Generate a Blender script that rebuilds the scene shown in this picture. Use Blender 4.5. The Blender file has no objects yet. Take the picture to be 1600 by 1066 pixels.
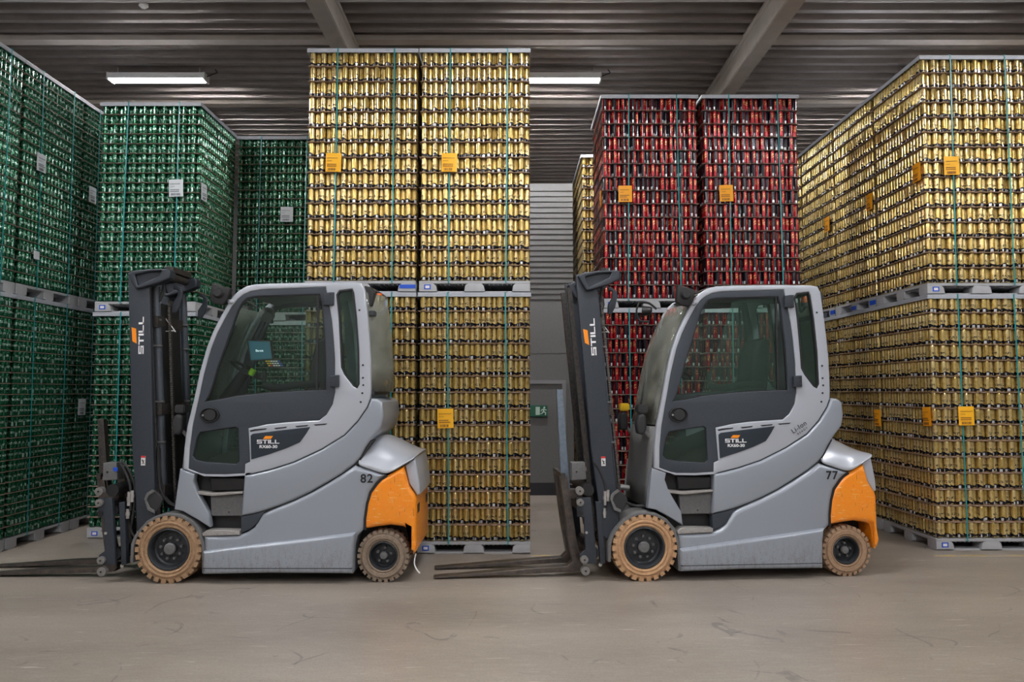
import bpy, math, random
import numpy as np
from mathutils import Vector, Matrix
random.seed(7); rng = np.random.default_rng(7)
S = bpy.context.scene; COL = S.collection
PI = math.pi
# ------------------------------------------------------------------ camera, world, exposure
FPX, PITCH, CAMH = 1200.0, math.radians(3.7), 1.68
cd = bpy.data.cameras.new('camera'); cam = bpy.data.objects.new('camera', cd); COL.objects.link(cam)
cam.location = (0, 0, CAMH); cam.rotation_euler = (PI/2 + PITCH, 0, 0)
cd.sensor_width = 36; cd.lens = FPX/1600*36; cd.clip_end = 100
S.camera = cam
S.view_settings.view_transform = 'Standard'; S.view_settings.look = 'None'
S.view_settings.gamma = 1; S.view_settings.use_curve_mapping = False
S.view_settings.exposure = 0.0
w = bpy.data.worlds.new('world'); S.world = w; w.use_nodes = True
w.node_tree.nodes['Background'].inputs[0].default_value = (.6, .7, .8, 1)
w.node_tree.nodes['Background'].inputs[1].default_value = 0.02
LAMP = 258.0           # strength of the tubes
LAMP_XY = [(x, y) for y in (11.0, 5.2, 0.2, -4.6) for x in (-5.19, .59, 6.37)]

# ------------------------------------------------------------------ helpers
CS, SN = math.cos(PITCH), math.sin(PITCH)
def unproj(px, py, Y):
    """point in the world at distance Y seen at a place of the photograph (used to measure sizes)"""
    up = (533-py)/FPX
    t = Y/(CS-up*SN)
    return (px-800)/FPX*t, CAMH+t*(SN+up*CS)
def ground(px, py):
    up = (533-py)/FPX
    t = -CAMH/(SN+up*CS)
    return (px-800)/FPX*t, t*(CS-up*SN)
def link(o, parent=None):
    COL.objects.link(o)
    if parent is not None: o.parent = parent
    return o
def tag(o, label=None, cat=None, group=None, kind=None):
    if label:
        assert not cat or 4 <= len(label.split()) <= 16, label
        o['label'] = label
    if cat: o['category'] = cat
    if group: o['group'] = group
    if kind: o['kind'] = kind
    return o
def empty(name, parent=None, loc=(0, 0, 0), rz=0):
    o = bpy.data.objects.new(name, None); o.location = loc; o.rotation_euler = (0, 0, rz); o.empty_display_size = .1
    return link(o, parent)

def mat(name, color, rough=.5, metal=0., **kw):
    m = bpy.data.materials.new(name); m.use_nodes = True
    nt = m.node_tree; b = nt.nodes['Principled BSDF']
    b.inputs['Base Color'].default_value = (*color, 1); b.inputs['Roughness'].default_value = rough
    b.inputs['Metallic'].default_value = metal
    if kw.get('coat'): b.inputs['Coat Weight'].default_value = kw['coat']; b.inputs['Coat Roughness'].default_value = .12
    if kw.get('emit'):
        b.inputs['Emission Color'].default_value = (*kw.get('ecol', color), 1); b.inputs['Emission Strength'].default_value = kw['emit']
    return m
class N:
    """tiny node helper"""
    def __init__(s, m): s.nt = m.node_tree; s.b = s.nt.nodes['Principled BSDF']
    def n(s, t, **kw):
        x = s.nt.nodes.new(t)
        for k, v in kw.items(): setattr(x, k, v)
        return x
    def lk(s, a, b): s.nt.links.new(a, b)
    def val(s, x, sock):
        if isinstance(x, (int, float)): sock.default_value = x
        elif isinstance(x, tuple): sock.default_value = (*x, 1) if len(x) == 3 and len(sock.default_value) == 4 else x
        else: s.lk(x, sock)
    def m(s, op, a, b=0., c=None):
        x = s.n('ShaderNodeMath', operation=op); s.val(a, x.inputs[0]); s.val(b, x.inputs[1])
        if c is not None: s.val(c, x.inputs[2])
        return x.outputs[0]
    def mix(s, f, a, b):
        x = s.n('ShaderNodeMix', data_type='RGBA'); s.val(f, x.inputs[0]); s.val(a, x.inputs[6]); s.val(b, x.inputs[7]); return x.outputs[2]
    def band(s, v, lo, hi):      # 1 where lo<v<hi
        return s.m('MULTIPLY', s.m('GREATER_THAN', v, lo), s.m('LESS_THAN', v, hi))
    def noise(s, vec, scale, detail=3, rough=.5):
        x = s.n('ShaderNodeTexNoise'); x.inputs['Scale'].default_value = scale; x.inputs['Detail'].default_value = detail
        x.inputs['Roughness'].default_value = rough
        if vec is not None: s.lk(vec, x.inputs['Vector'])
        return x.outputs[0]
    def ramp(s, f, a, b):
        x = s.n('ShaderNodeMapRange'); s.val(f, x.inputs[0]); x.inputs[1].default_value = a; x.inputs[2].default_value = b; return x.outputs[0]
    def bump(s, h, strength=.2, dist=.01):
        x = s.n('ShaderNodeBump'); x.inputs['Strength'].default_value = strength; x.inputs['Distance'].default_value = dist
        s.lk(h, x.inputs['Height']); s.lk(x.outputs[0], s.b.inputs['Normal'])
    def obj(s): return s.n('ShaderNodeTexCoord').outputs['Object']
    def scaled(s, vec, sc):
        x = s.n('ShaderNodeMapping'); x.inputs['Scale'].default_value = sc; s.lk(vec, x.inputs[0]); return x.outputs[0]

class MB:
    def __init__(s): s.v = []; s.f = []; s.mi = []
    def add(s, vs, fs, mi=0):
        o = len(s.v); s.v += [tuple(v) for v in vs]; s.f += [tuple(i+o for i in f) for f in fs]; s.mi += [mi]*len(fs)
    def box(s, x0, x1, y0, y1, z0, z1, mi=0, M=None):
        vs = [Vector(p) for p in ((x0,y0,z0),(x1,y0,z0),(x1,y1,z0),(x0,y1,z0),(x0,y0,z1),(x1,y0,z1),(x1,y1,z1),(x0,y1,z1))]
        if M is not None: vs = [M @ p for p in vs]
        s.add(vs, [(0,3,2,1),(4,5,6,7),(0,1,5,4),(1,2,6,5),(2,3,7,6),(3,0,4,7)], mi)
    def cyl(s, p0, p1, r, seg=16, r1=None, mi=0, cap=True):
        p0 = Vector(p0); p1 = Vector(p1); d = (p1-p0).normalized(); r1 = r if r1 is None else r1
        a = d.orthogonal().normalized(); b = d.cross(a)
        vs = []
        for p, rr in ((p0, r), (p1, r1)):
            vs += [p+(a*math.cos(t)+b*math.sin(t))*rr for t in (2*PI*i/seg for i in range(seg))]
        fs = [(i, (i+1) % seg, seg+(i+1) % seg, seg+i) for i in range(seg)]
        if cap: fs += [tuple(range(seg-1, -1, -1)), tuple(range(seg, 2*seg))]
        s.add(vs, fs, mi)
    def tube(s, pts, r, seg=8, mi=0):
        pts = [Vector(p) for p in catmull3(pts, 6)]
        a = None; rings = []
        for i, p in enumerate(pts):
            d = (pts[min(i+1, len(pts)-1)]-pts[max(i-1, 0)]).normalized()
            if a is None: a = d.orthogonal().normalized()
            a = (a-d*a.dot(d)).normalized(); b = d.cross(a)
            rings.append([p+(a*math.cos(t)+b*math.sin(t))*r for t in (2*PI*k/seg for k in range(seg))])
        vs = [v for rg in rings for v in rg]; fs = []
        for i in range(len(rings)-1):
            for k in range(seg): fs.append((i*seg+k, i*seg+(k+1) % seg, (i+1)*seg+(k+1) % seg, (i+1)*seg+k))
        fs += [tuple(range(seg-1, -1, -1)), tuple((len(rings)-1)*seg+k for k in range(seg))]
        s.add(vs, fs, mi)
    def lathe_y(s, prof, cx, cz, seg=40, mi=0):
        """profile of (radius, y) turned about an axis along y through (cx, cz)"""
        n = len(prof); vs = []
        for i in range(seg):
            t = 2*PI*i/seg
            vs += [(cx+r*math.cos(t), y, cz+r*math.sin(t)) for r, y in prof]
        fs = [(i*n+k, i*n+k+1, ((i+1) % seg)*n+k+1, ((i+1) % seg)*n+k) for i in range(seg) for k in range(n-1)]
        s.add(vs, fs, mi)
    def grid(s, rows, mi=0):
        n = len(rows[0]); vs = [p for r in rows for p in r]
        s.add(vs, [(i*n+k, i*n+k+1, (i+1)*n+k+1, (i+1)*n+k) for i in range(len(rows)-1) for k in range(n-1)], mi)
    def build(s, name, mats, parent=None, smooth=True, angle=35, bevel=0, loc=None):
        me = bpy.data.meshes.new(name); me.from_pydata(s.v, [], s.f)
        for m in (mats if isinstance(mats, (list, tuple)) else [mats]): me.materials.append(m)
        me.polygons.foreach_set('material_index', s.mi)
        import bmesh
        bm = bmesh.new(); bm.from_mesh(me); bmesh.ops.recalc_face_normals(bm, faces=bm.faces)
        if bevel:
            es = [e for e in bm.edges if len(e.link_faces) == 2 and e.calc_face_angle(0) > .6]
            bmesh.ops.bevel(bm, geom=es, offset=bevel, segments=2, affect='EDGES', clamp_overlap=True)
        bm.to_mesh(me); bm.free()
        if smooth:
            me.shade_smooth(); me.set_sharp_from_angle(angle=math.radians(angle))
        o = bpy.data.objects.new(name, me)
        if loc: o.location = loc
        return link(o, parent)

def catmull3(P, k=6):
    P = [Vector(p) for p in P]
    if len(P) < 3: return P
    out = []
    for i in range(len(P)-1):
        p0 = P[max(i-1, 0)]; p1 = P[i]; p2 = P[i+1]; p3 = P[min(i+2, len(P)-1)]
        for j in range(k):
            t = j/k
            out.append(.5*((2*p1)+(p2-p0)*t+(2*p0-5*p1+4*p2-p3)*t*t+(3*p1-p0-3*p2+p3)*t**3))
    out.append(P[-1]); return out
def roundpoly(P, r, k=4):
    """rounds the corners of a polygon, r metres at most"""
    n = len(P); out = []
    for i in range(n):
        a, b, c = Vector(P[i-1]), Vector(P[i]), Vector(P[(i+1) % n])
        d1 = min(r, (a-b).length*.45); d2 = min(r, (c-b).length*.45)
        q0 = b+(a-b).normalized()*d1; q1 = b+(c-b).normalized()*d2
        for j in range(k+1):
            t = j/k; out.append(tuple(q0*(1-t)**2+b*2*t*(1-t)+q1*t*t))
    return out
def slab(name, m, outline, y0, y1, parent=None, holes=(), bevel=0., rnd=0., seg=3, angle=35):
    """outline in (x, z), filled and given its thickness from y0 to y1; holes are cut out"""
    cu = bpy.data.curves.new(name, 'CURVE'); cu.dimensions = '2D'; cu.fill_mode = 'BOTH'
    bevel = min(bevel, (y1-y0)/2*.98)
    cu.extrude = (y1-y0)/2-bevel; cu.bevel_depth = bevel; cu.bevel_resolution = seg; cu.offset = -bevel
    for P in [outline, *holes]:
        P = roundpoly(P, rnd) if rnd else P
        sp = cu.splines.new('POLY'); sp.points.add(len(P)-1)
        for q, p in zip(sp.points, P): q.co = (p[0], p[1], 0, 1)
        sp.use_cyclic_u = True
    t = bpy.data.objects.new('tmp', cu); COL.objects.link(t)
    dg = bpy.context.evaluated_depsgraph_get(); dg.update()
    me = bpy.data.meshes.new_from_object(t.evaluated_get(dg)); bpy.data.objects.remove(t); bpy.data.curves.remove(cu)
    me.transform(Matrix(((1,0,0,0),(0,0,-1,(y0+y1)/2),(0,1,0,0),(0,0,0,1))))
    import bmesh
    bm = bmesh.new(); bm.from_mesh(me); bmesh.ops.remove_doubles(bm, verts=bm.verts, dist=1e-5)
    bmesh.ops.recalc_face_normals(bm, faces=bm.faces); bm.to_mesh(me); bm.free()
    me.materials.clear(); me.materials.append(m)
    me.polygons.foreach_set('material_index', [0]*len(me.polygons))
    me.shade_smooth(); me.set_sharp_from_angle(angle=math.radians(angle))
    me.name = name
    return link(bpy.data.objects.new(name, me), parent)
def text(name, body, m, parent, x, y, z, size, rot=0., sx=1., bold=0., align='CENTER', spacing=1.):
    cu = bpy.data.curves.new(name, 'FONT'); cu.body = body; cu.size = size; cu.extrude = .0008; cu.offset = bold
    cu.align_x = align; cu.align_y = 'CENTER'; cu.space_character = spacing
    o = bpy.data.objects.new(name, cu); o.data.materials.append(m)
    COL.objects.link(o); dg = bpy.context.evaluated_depsgraph_get(); dg.update()
    me = bpy.data.meshes.new_from_object(o.evaluated_get(dg)); bpy.data.objects.remove(o); bpy.data.curves.remove(cu)
    o = link(bpy.data.objects.new(name, me), parent)
    o.matrix_local = Matrix.Translation((x, y, z)) @ Matrix.Rotation(-rot, 4, 'Y') @ Matrix.Rotation(PI/2, 4, 'X') @ Matrix.Diagonal((sx, 1, 1, 1))
    return o
WORDS = 'zeroth first second third fourth fifth sixth seventh eighth ninth tenth eleventh twelfth thirteenth fourteenth fifteenth sixteenth seventeenth eighteenth nineteenth twentieth twenty-first twenty-second'.split()

# ------------------------------------------------------------------ materials
def floor_mat():
    m = mat('polished_concrete', (.4, .37, .33), .42); n = N(m); o = n.obj()
    a = n.noise(n.scaled(o, (.35, 1.2, 1)), 1.2, 5, .6)
    b = n.noise(n.scaled(o, (2.2, 9, 1)), 3.0, 6, .7)
    c = n.noise(o, 60, 3, .6)
    col = n.mix(n.ramp(a, .32, .68), (.235, .20, .168), (.335, .292, .245))
    col = n.mix(n.m('MULTIPLY', n.ramp(b, .45, .75), .55), col, (.44, .405, .36))
    col = n.mix(n.m('MULTIPLY', n.ramp(c, .45, .62), .22), col, (.13, .12, .105))
    # curved rubber scuffs
    for sc, ph, lo in (((.9, .55, 1), 3., .487), ((.5, .9, 1), 9., .49)):
        mp = n.n('ShaderNodeMapping'); mp.inputs['Scale'].default_value = sc; mp.inputs['Location'].default_value = (ph, ph, 0)
        n.lk(o, mp.inputs[0])
        q = n.noise(mp.outputs[0], 1.1, 1.5, .5)
        line = n.band(q, lo, lo+.006)
        br = n.ramp(n.noise(o, 2.3, 4, .7), .52, .62)
        col = n.mix(n.m('MULTIPLY', n.m('MULTIPLY', line, br), .55), col, (.09, .085, .08))
    w_ = n.ramp(n.noise(n.scaled(o, (1.3, 14, 1)), 2.2, 3, .6), .66, .70)
    col = n.mix(n.m('MULTIPLY', w_, .5), col, (.62, .60, .56))
    n.lk(col, n.b.inputs['Base Color'])
    n.lk(n.m('ADD', n.m('MULTIPLY', b, .35), .22), n.b.inputs['Roughness'])
    n.bump(n.m('ADD', c, n.m('MULTIPLY', b, 2)), .12, .004)
    return m
def grit(name, col, col2, scale, rough, metal=0., coat=0, amt=.5, bump=0, dirt=None):
    m = mat(name, col, rough, metal, coat=coat); n = N(m); o = n.obj()
    q = n.ramp(n.noise(o, scale, 4, .6), .35, .65)
    c = n.mix(n.m('MULTIPLY', q, amt), col, col2)
    if dirt:
        sep = n.n('ShaderNodeSeparateXYZ'); n.lk(o, sep.inputs[0])
        k = n.ramp(n.noise(n.scaled(o, (6, 1, 1.6)), 5, 6, .75), .5, .72)
        sp = n.ramp(n.noise(o, 90, 3, .6), .60, .66)
        low = n.m('SUBTRACT', 1., n.ramp(sep.outputs[2], .15, .42))
        c = n.mix(n.m('MULTIPLY', n.m('MAXIMUM', k, sp), n.m('MULTIPLY', low, .75)), c, dirt)
    n.lk(c, n.b.inputs['Base Color'])
    if bump: n.bump(n.noise(o, 420, 2), bump, .002)
    return m
def wheel_dust(name, col, col2, dark):
    m = mat(name, col, .85); n = N(m); o = n.obj()
    q = n.ramp(n.noise(o, 22, 5, .7), .38, .66)
    c = n.mix(q, col, col2)
    k = n.ramp(n.noise(o, 70, 3, .6), .58, .66)
    c = n.mix(n.m('MULTIPLY', k, .5), c, dark)
    n.lk(c, n.b.inputs['Base Color']); n.bump(n.noise(o, 60, 4), .3, .004); return m
def glass_mat(name, tint, rough=.02, haze=0.0, hcol=(.5, .55, .5)):
    m = bpy.data.materials.new(name); m.use_nodes = True; nt = m.node_tree; nt.nodes.clear()
    out = nt.nodes.new('ShaderNodeOutputMaterial'); tr = nt.nodes.new('ShaderNodeBsdfTransparent'); gl = nt.nodes.new('ShaderNodeBsdfGlossy')
    tr.inputs[0].default_value = (*tint, 1); gl.inputs['Roughness'].default_value = rough; gl.inputs[0].default_value = (.9, 1, .96, 1)
    fr = nt.nodes.new('ShaderNodeFresnel'); fr.inputs[0].default_value = 1.5
    mx = nt.nodes.new('ShaderNodeMixShader'); nt.links.new(fr.outputs[0], mx.inputs[0]); nt.links.new(tr.outputs[0], mx.inputs[1]); nt.links.new(gl.outputs[0], mx.inputs[2])
    last = mx
    if haze:
        df = nt.nodes.new('ShaderNodeBsdfDiffuse'); df.inputs[0].default_value = (*hcol, 1)
        ns = nt.nodes.new('ShaderNodeTexNoise'); ns.inputs['Scale'].default_value = 7; ns.inputs['Detail'].default_value = 6
        tc = nt.nodes.new('ShaderNodeTexCoord'); nt.links.new(tc.outputs['Object'], ns.inputs['Vector'])
        mm = nt.nodes.new('ShaderNodeMath'); mm.operation = 'MULTIPLY'; mm.inputs[1].default_value = haze*2; nt.links.new(ns.outputs[0], mm.inputs[0])
        m2 = nt.nodes.new('ShaderNodeMixShader'); nt.links.new(mm.outputs[0], m2.inputs[0]); nt.links.new(mx.outputs[0], m2.inputs[1]); nt.links.new(df.outputs[0], m2.inputs[2]); last = m2
    nt.links.new(last.outputs[0], out.inputs[0]); return m
def can_mat(kind):
    m = mat(kind+'_printed_can', (.5, .4, .1), .3, .55); n = N(m)
    uv = n.n('ShaderNodeUVMap'); uv.uv_map = 'UVMap'
    sp = n.n('ShaderNodeSeparateXYZ'); n.lk(uv.outputs[0], sp.inputs[0])
    u0, v = sp.outputs[0], sp.outputs[1]; u = n.m('FRACT', u0)
    cell = n.m('FLOOR', u0)
    cb = n.n('ShaderNodeCombineXYZ'); n.lk(n.m('MULTIPLY', u0, 3.2), cb.inputs[0]); n.lk(n.m('MULTIPLY', v, 2.2), cb.inputs[1])
    vec = cb.outputs[0]
    if kind == 'gold':
        c = n.mix(n.ramp(n.noise(vec, 2.2, 3), .35, .65), (.53, .36, .085), (.70, .54, .22))
        c = n.mix(n.m('MULTIPLY', n.band(u, .42, .92), .5), c, (.82, .69, .38))
        script = n.m('MULTIPLY', n.m('MULTIPLY', n.band(v, .36, .52), n.band(u, .48, .86)), n.m('GREATER_THAN', n.noise(vec, 5.5, 2), .50))
        c = n.mix(n.m('MULTIPLY', script, .85), c, (.05, .035, .02))
        crest = n.m('MULTIPLY', n.m('MULTIPLY', n.band(v, .60, .80), n.band(u, .60, .74)), n.m('GREATER_THAN', n.noise(vec, 6, 1), .5))
        c = n.mix(n.m('MULTIPLY', crest, .6), c, (.45, .12, .04))
        top = n.m('ADD', .235, n.m('MULTIPLY', n.m('SINE', n.m('MULTIPLY', u, 4*PI)), .055))
        blk = n.m('MULTIPLY', n.m('LESS_THAN', v, top), n.m('GREATER_THAN', v, n.m('ADD', .055, n.m('MULTIPLY', n.m('SINE', n.m('MULTIPLY', u, 6*PI)), .03))))
        c = n.mix(blk, c, (.012, .012, .02))
        pat = n.m('MULTIPLY', n.band(v, .02, .21), n.m('MAXIMUM', n.band(u, .03, .17), n.band(u, .50, .57)))
        c = n.mix(pat, c, (.82, .84, .88)); rim = (.5, .36, .14); met = .72
    elif kind == 'red':
        red = n.mix(n.ramp(n.noise(vec, 3, 3), .4, .65), (.28, .003, .010), (.50, .010, .018))
        isred = n.m('MAXIMUM', n.band(u, .12, .35), n.band(u, .56, .76))
        c = n.mix(isred, (.010, .008, .016), red)
        em = n.m('MULTIPLY', n.m('MULTIPLY', n.band(v, .42, .78), n.m('MAXIMUM', n.band(u, .16, .30), n.band(u, .60, .73))), n.m('GREATER_THAN', n.noise(vec, 5, 2), .53))
        c = n.mix(n.m('MULTIPLY', em, .8), c, (.90, .62, .22))
        wh = n.m('MULTIPLY', n.band(v, .04, .26), n.m('MAXIMUM', n.band(u, .41, .50), n.band(u, .84, .96)))
        c = n.mix(n.m('MULTIPLY', wh, .75), c, (.80, .84, .86)); rim = (.12, .10, .12); met = .35
    else:
        c = n.mix(n.ramp(n.noise(vec, 2.5, 3), .38, .62), (.0015, .048, .020), (.007, .14, .062))
        tx = n.m('MULTIPLY', n.m('MULTIPLY', n.band(v, .40, .62), n.m('MAXIMUM', n.band(u, .05, .36), n.band(u, .55, .86))), n.m('GREATER_THAN', n.noise(vec, 6.5, 2), .50))
        c = n.mix(n.m('MULTIPLY', tx, .85), c, (.62, .78, .70))
        bk = n.m('MULTIPLY', n.band(v, .06, .48), n.m('MAXIMUM', n.band(u, .40, .50), n.band(u, .92, .97)))
        c = n.mix(n.m('MULTIPLY', bk, .65), c, (.50, .66, .62)); rim = (.30, .50, .42); met = .55
    c = n.mix(n.m('GREATER_THAN', v, .955), c, rim)
    n.lk(c, n.b.inputs['Base Color']); n.b.inputs['Metallic'].default_value = met; n.b.inputs['Roughness'].default_value = .24
    n.b.inputs['Coat Weight'].default_value = .3; n.b.inputs['Coat Roughness'].default_value = .1
    return m
M = {}
M['floor'] = floor_mat()
M['deck'] = grit('galvanised_roof_sheet', (.34, .30, .275), (.46, .42, .39), 3, .33, .7, amt=.5)
M['beam'] = grit('painted_concrete_beam', (.46, .41, .36), (.38, .34, .30), 5, .7, amt=.6, bump=.1)
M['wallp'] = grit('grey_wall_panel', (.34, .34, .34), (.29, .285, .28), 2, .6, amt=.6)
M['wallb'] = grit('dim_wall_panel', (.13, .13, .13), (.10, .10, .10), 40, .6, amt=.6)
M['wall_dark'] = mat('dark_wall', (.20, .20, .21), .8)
M['blackbase'] = mat('black_skirting', (.015, .015, .02), .6)
M['line'] = grit('worn_yellow_paint', (.50, .36, .12), (.36, .32, .27), 8, .6, amt=1)
M['tube'] = mat('lit_tube', (1, 1, 1), .5, emit=LAMP, ecol=(1, .985, .99))
M['white'] = mat('white_plastic', (.75, .75, .74), .45)
M['silver'] = grit('silver_paint', (.300, .335, .385), (.36, .395, .45), 260, .36, .25, coat=.35, amt=.5, dirt=(.17, .13, .09))
M['silver2'] = grit('silver_frame_paint', (.47, .50, .56), (.41, .44, .50), 240, .34, .2, coat=.4, amt=.5)
M['door'] = grit('slate_plastic', (.026, .034, .046), (.050, .060, .076), 230, .55, 0, amt=.7, bump=.12)
M['badge'] = mat('slate_panel', (.020, .030, .042), .4)
M['orange'] = grit('orange_paint', (.93, .27, .008), (.90, .31, .015), 9, .34, 0, coat=.5, amt=.5)
def scratches():
    n = N(M['orange']); o = n.obj()
    old = n.b.inputs['Base Color'].links[0].from_socket
    k = n.ramp(n.noise(n.scaled(o, (3, 3, 26)), 3.2, 5, .7), .60, .63)
    k2 = n.ramp(n.noise(n.scaled(o, (30, 6, 5)), 3.0, 5, .7), .63, .66)
    c = n.mix(n.m('MULTIPLY', k, .8), old, (.85, .62, .35)); c = n.mix(n.m('MULTIPLY', k2, .7), c, (.10, .06, .04))
    n.lk(c, n.b.inputs['Base Color'])
scratches()
M['black'] = mat('black_plastic', (.012, .012, .013), .5)
M['rubber'] = mat('black_rubber', (.02, .02, .022), .65)
M['steel'] = grit('mast_paint', (.024, .031, .042), (.042, .050, .064), 120, .48, .1, amt=.6, bump=.06)
M['steel2'] = grit('dark_steel', (.035, .035, .038), (.10, .085, .07), 40, .5, .5, amt=.7, bump=.1)
M['fork'] = grit('worn_fork_steel', (.085, .08, .078), (.16, .125, .105), 18, .42, .7, amt=.8, bump=.12)
M['postblue'] = grit('blue_grey_steel', (.13, .17, .22), (.19, .23, .28), 25, .45, .4, amt=.8)
M['chrome'] = mat('bright_metal', (.62, .62, .62), .3, .9)
M['grey'] = grit('grey_plastic', (.11, .115, .12), (.17, .16, .15), 60, .6, amt=.6)
M['stepgrey'] = grit('worn_step_metal', (.30, .29, .28), (.42, .40, .38), 50, .5, .3, amt=.8)
M['tyreF'] = wheel_dust('tan_dusty_tyre', (.30, .185, .105), (.42, .27, .155), (.11, .07, .045))
M['tyreR'] = wheel_dust('grey_dusty_tyre', (.20, .15, .11), (.28, .215, .16), (.12, .09, .07))
M['rim'] = grit('dark_rim', (.028, .034, .042), (.06, .06, .062), 40, .45, .3, amt=.7)
M['glass'] = glass_mat('green_tinted_glass', (.90, .965, .93))
M['glass2'] = glass_mat('dark_tinted_glass', (.70, .80, .76), haze=.04, hcol=(.25, .4, .33))
M['pane'] = glass_mat('hazy_sliding_pane', (.88, .95, .92), haze=.055, hcol=(.30, .44, .40))  # semi-opaque greenish layer mixed into the sliding pane
M['screen_glass'] = glass_mat('hazy_windscreen', (.82, .85, .80), haze=.24, hcol=(.58, .58, .52))  # pale haze stands for grime plus reflections put into the colour
M['logo_orange'] = mat('logo_orange', (.95, .30, .01), .45)
M['logo_white'] = mat('logo_white', (.88, .88, .90), .45)
M['ink'] = mat('black_ink', (.012, .012, .014), .5)
M['red'] = mat('red_print', (.65, .02, .02), .5)
M['amber'] = mat('amber_lens', (.85, .13, .01), .25, coat=.5)
M['yellow'] = mat('yellow_plastic', (.85, .55, .02), .4)
M['lime'] = mat('lime_tape', (.35, .65, .02), .5)
M['seat'] = mat('black_seat_cloth', (.018, .02, .022), .8)
M['screen'] = mat('lit_screen', (.02, .06, .08), .2, emit=.30, ecol=(.05, .20, .28))
M['screen_text'] = mat('lit_screen_text', (.8, .9, 1), .3, emit=.9)
M['green_led'] = mat('green_led', (.05, .8, .1), .3, emit=4)
M['pallet'] = grit('grey_pallet_plastic', (.40, .41, .43), (.33, .33, .34), 7, .5, amt=.6)
M['lid'] = grit('top_frame_plastic', (.38, .41, .46), (.46, .48, .52), 9, .45, amt=.7)
M['blue'] = mat('pallet_blue', (.01, .08, .55), .45)
M['card'] = mat('brown_layer_sheet', (.34, .235, .18), .7)
M['strap'] = mat('teal_strap', (.01, .24, .25), .35)
M['tag_orange'] = mat('orange_paper', (.95, .40, .01), .55)
M['tag_yellow'] = mat('amber_paper', (.95, .48, .01), .55)
M['tag_white'] = mat('white_paper', (.66, .70, .74), .55)
M['tag_ink'] = mat('orange_paper_ink', (.30, .12, .02), .6)
M['tag_ink2'] = mat('grey_paper_ink', (.16, .18, .20), .6)
M['exit'] = mat('exit_green', (.012, .10, .06), .5)
M['exitw'] = mat('exit_pale', (.45, .58, .52), .5)
M['gold'] = can_mat('gold'); M['redcan'] = can_mat('red'); M['green'] = can_mat('green')

# ------------------------------------------------------------------ the hall
def struct(name, mb, m, **kw):
    o = mb.build(name, m, **kw); o['kind'] = 'structure'; return o
ZC = 6.42; XW0, XW1, YW0, YW1 = -9.5, 11.5, -7.5, 17.4
b = MB(); b.box(XW0, XW1, YW0, YW1, -.1, 0); struct('floor', b, M['floor'], smooth=False)
b = MB(); rows = []
y = YW0; prof = []
while y < YW1:
    prof += [(y, ZC+.10), (y+.13, ZC+.10), (y+.155, ZC), (y+.235, ZC)]; y += .26
prof.append((YW1, ZC+.10))
b.grid([[(XW0, yy, zz) for yy, zz in prof], [(XW1, yy, zz) for yy, zz in prof]])
b.box(XW0, XW1, YW0, YW1, ZC+.13, ZC+.2)
struct('ceiling', b, M['deck'], smooth=False)
b = MB(); b.box(XW0-.1, XW0, YW0, YW1, 0, ZC+.1); struct('wall_left', b, M['wall_dark'], smooth=False)
b = MB(); b.box(XW1, XW1+.1, YW0, YW1, 0, ZC+.1); struct('wall_right', b, M['wallp'], smooth=False)
b = MB(); b.box(XW0, XW1, YW0-.1, YW0, 0, ZC+.1); struct('wall_front', b, M['wallp'], smooth=False)
b = MB(); b.box(XW0, XW1, YW1, YW1+.1, 0, ZC+.1); struct('wall_far', b, M['wall_dark'], smooth=False)
# projecting wall at the end of the aisle: panel joints and a ribbed upper band
YB = 12.5
_, ztop = unproj(860, 287, YB); _, zrib = unproj(860, 468, YB)
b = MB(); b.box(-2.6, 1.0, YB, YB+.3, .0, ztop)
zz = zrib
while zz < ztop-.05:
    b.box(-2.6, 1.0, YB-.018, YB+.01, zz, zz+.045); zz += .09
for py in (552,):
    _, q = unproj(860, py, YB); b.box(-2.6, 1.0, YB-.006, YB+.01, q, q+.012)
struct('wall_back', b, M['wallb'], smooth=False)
b = MB(); b.box(-2.6, 1.0, YB-.03, YB-.001, 0, .20); struct('baseboard_back', b, M['blackbase'], smooth=False)
b = MB(); x0, z1 = unproj(752, 600, YB); x1, _ = unproj(884, 600, YB)
b.box(x1-.06, x1, YB-.05, YB-.001, .2, z1); b.box(x0, x1, YB-.05, YB-.001, z1, z1+.06); b.box(x0, x0+.06, YB-.05, YB-.001, .2, z1)
struct('trim_1', b, M['wall_dark'], smooth=False)
b = MB(); b.box(x0+.06, x1-.06, YB-.022, YB-.001, .2, z1); struct('door_1', b, M['wallb'], smooth=False)
# floor line
b = MB()
for xa, xb in ((.2, 1.05), (4.3, 11.4)): b.box(xa, xb, 7.93, 7.99, 0, .002)
struct('trim_2', b, M['line'], smooth=False)
# purlins along the roof
for i, yy in enumerate((10.0, 12.3, 5.4, 2.4, 7.6)):
    b = MB(); b.box(XW0, XW1, yy, yy+.16, ZC-.05, ZC+.02); struct('trim_%d' % (i+3), b, M['beam'], smooth=False)
# main beams
for i, xb in enumerate((-2.22, 3.20, -7.7, 8.7)):
    b = MB(); b.box(xb-.11, xb+.11, YW0, YW1, ZC-.36, ZC+.02); b.box(xb-.13, xb+.13, YW0, YW1, ZC-.10, ZC-.05)
    struct('trim_%d' % (i+8), b, M['beam'], smooth=False, bevel=.01)
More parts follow.
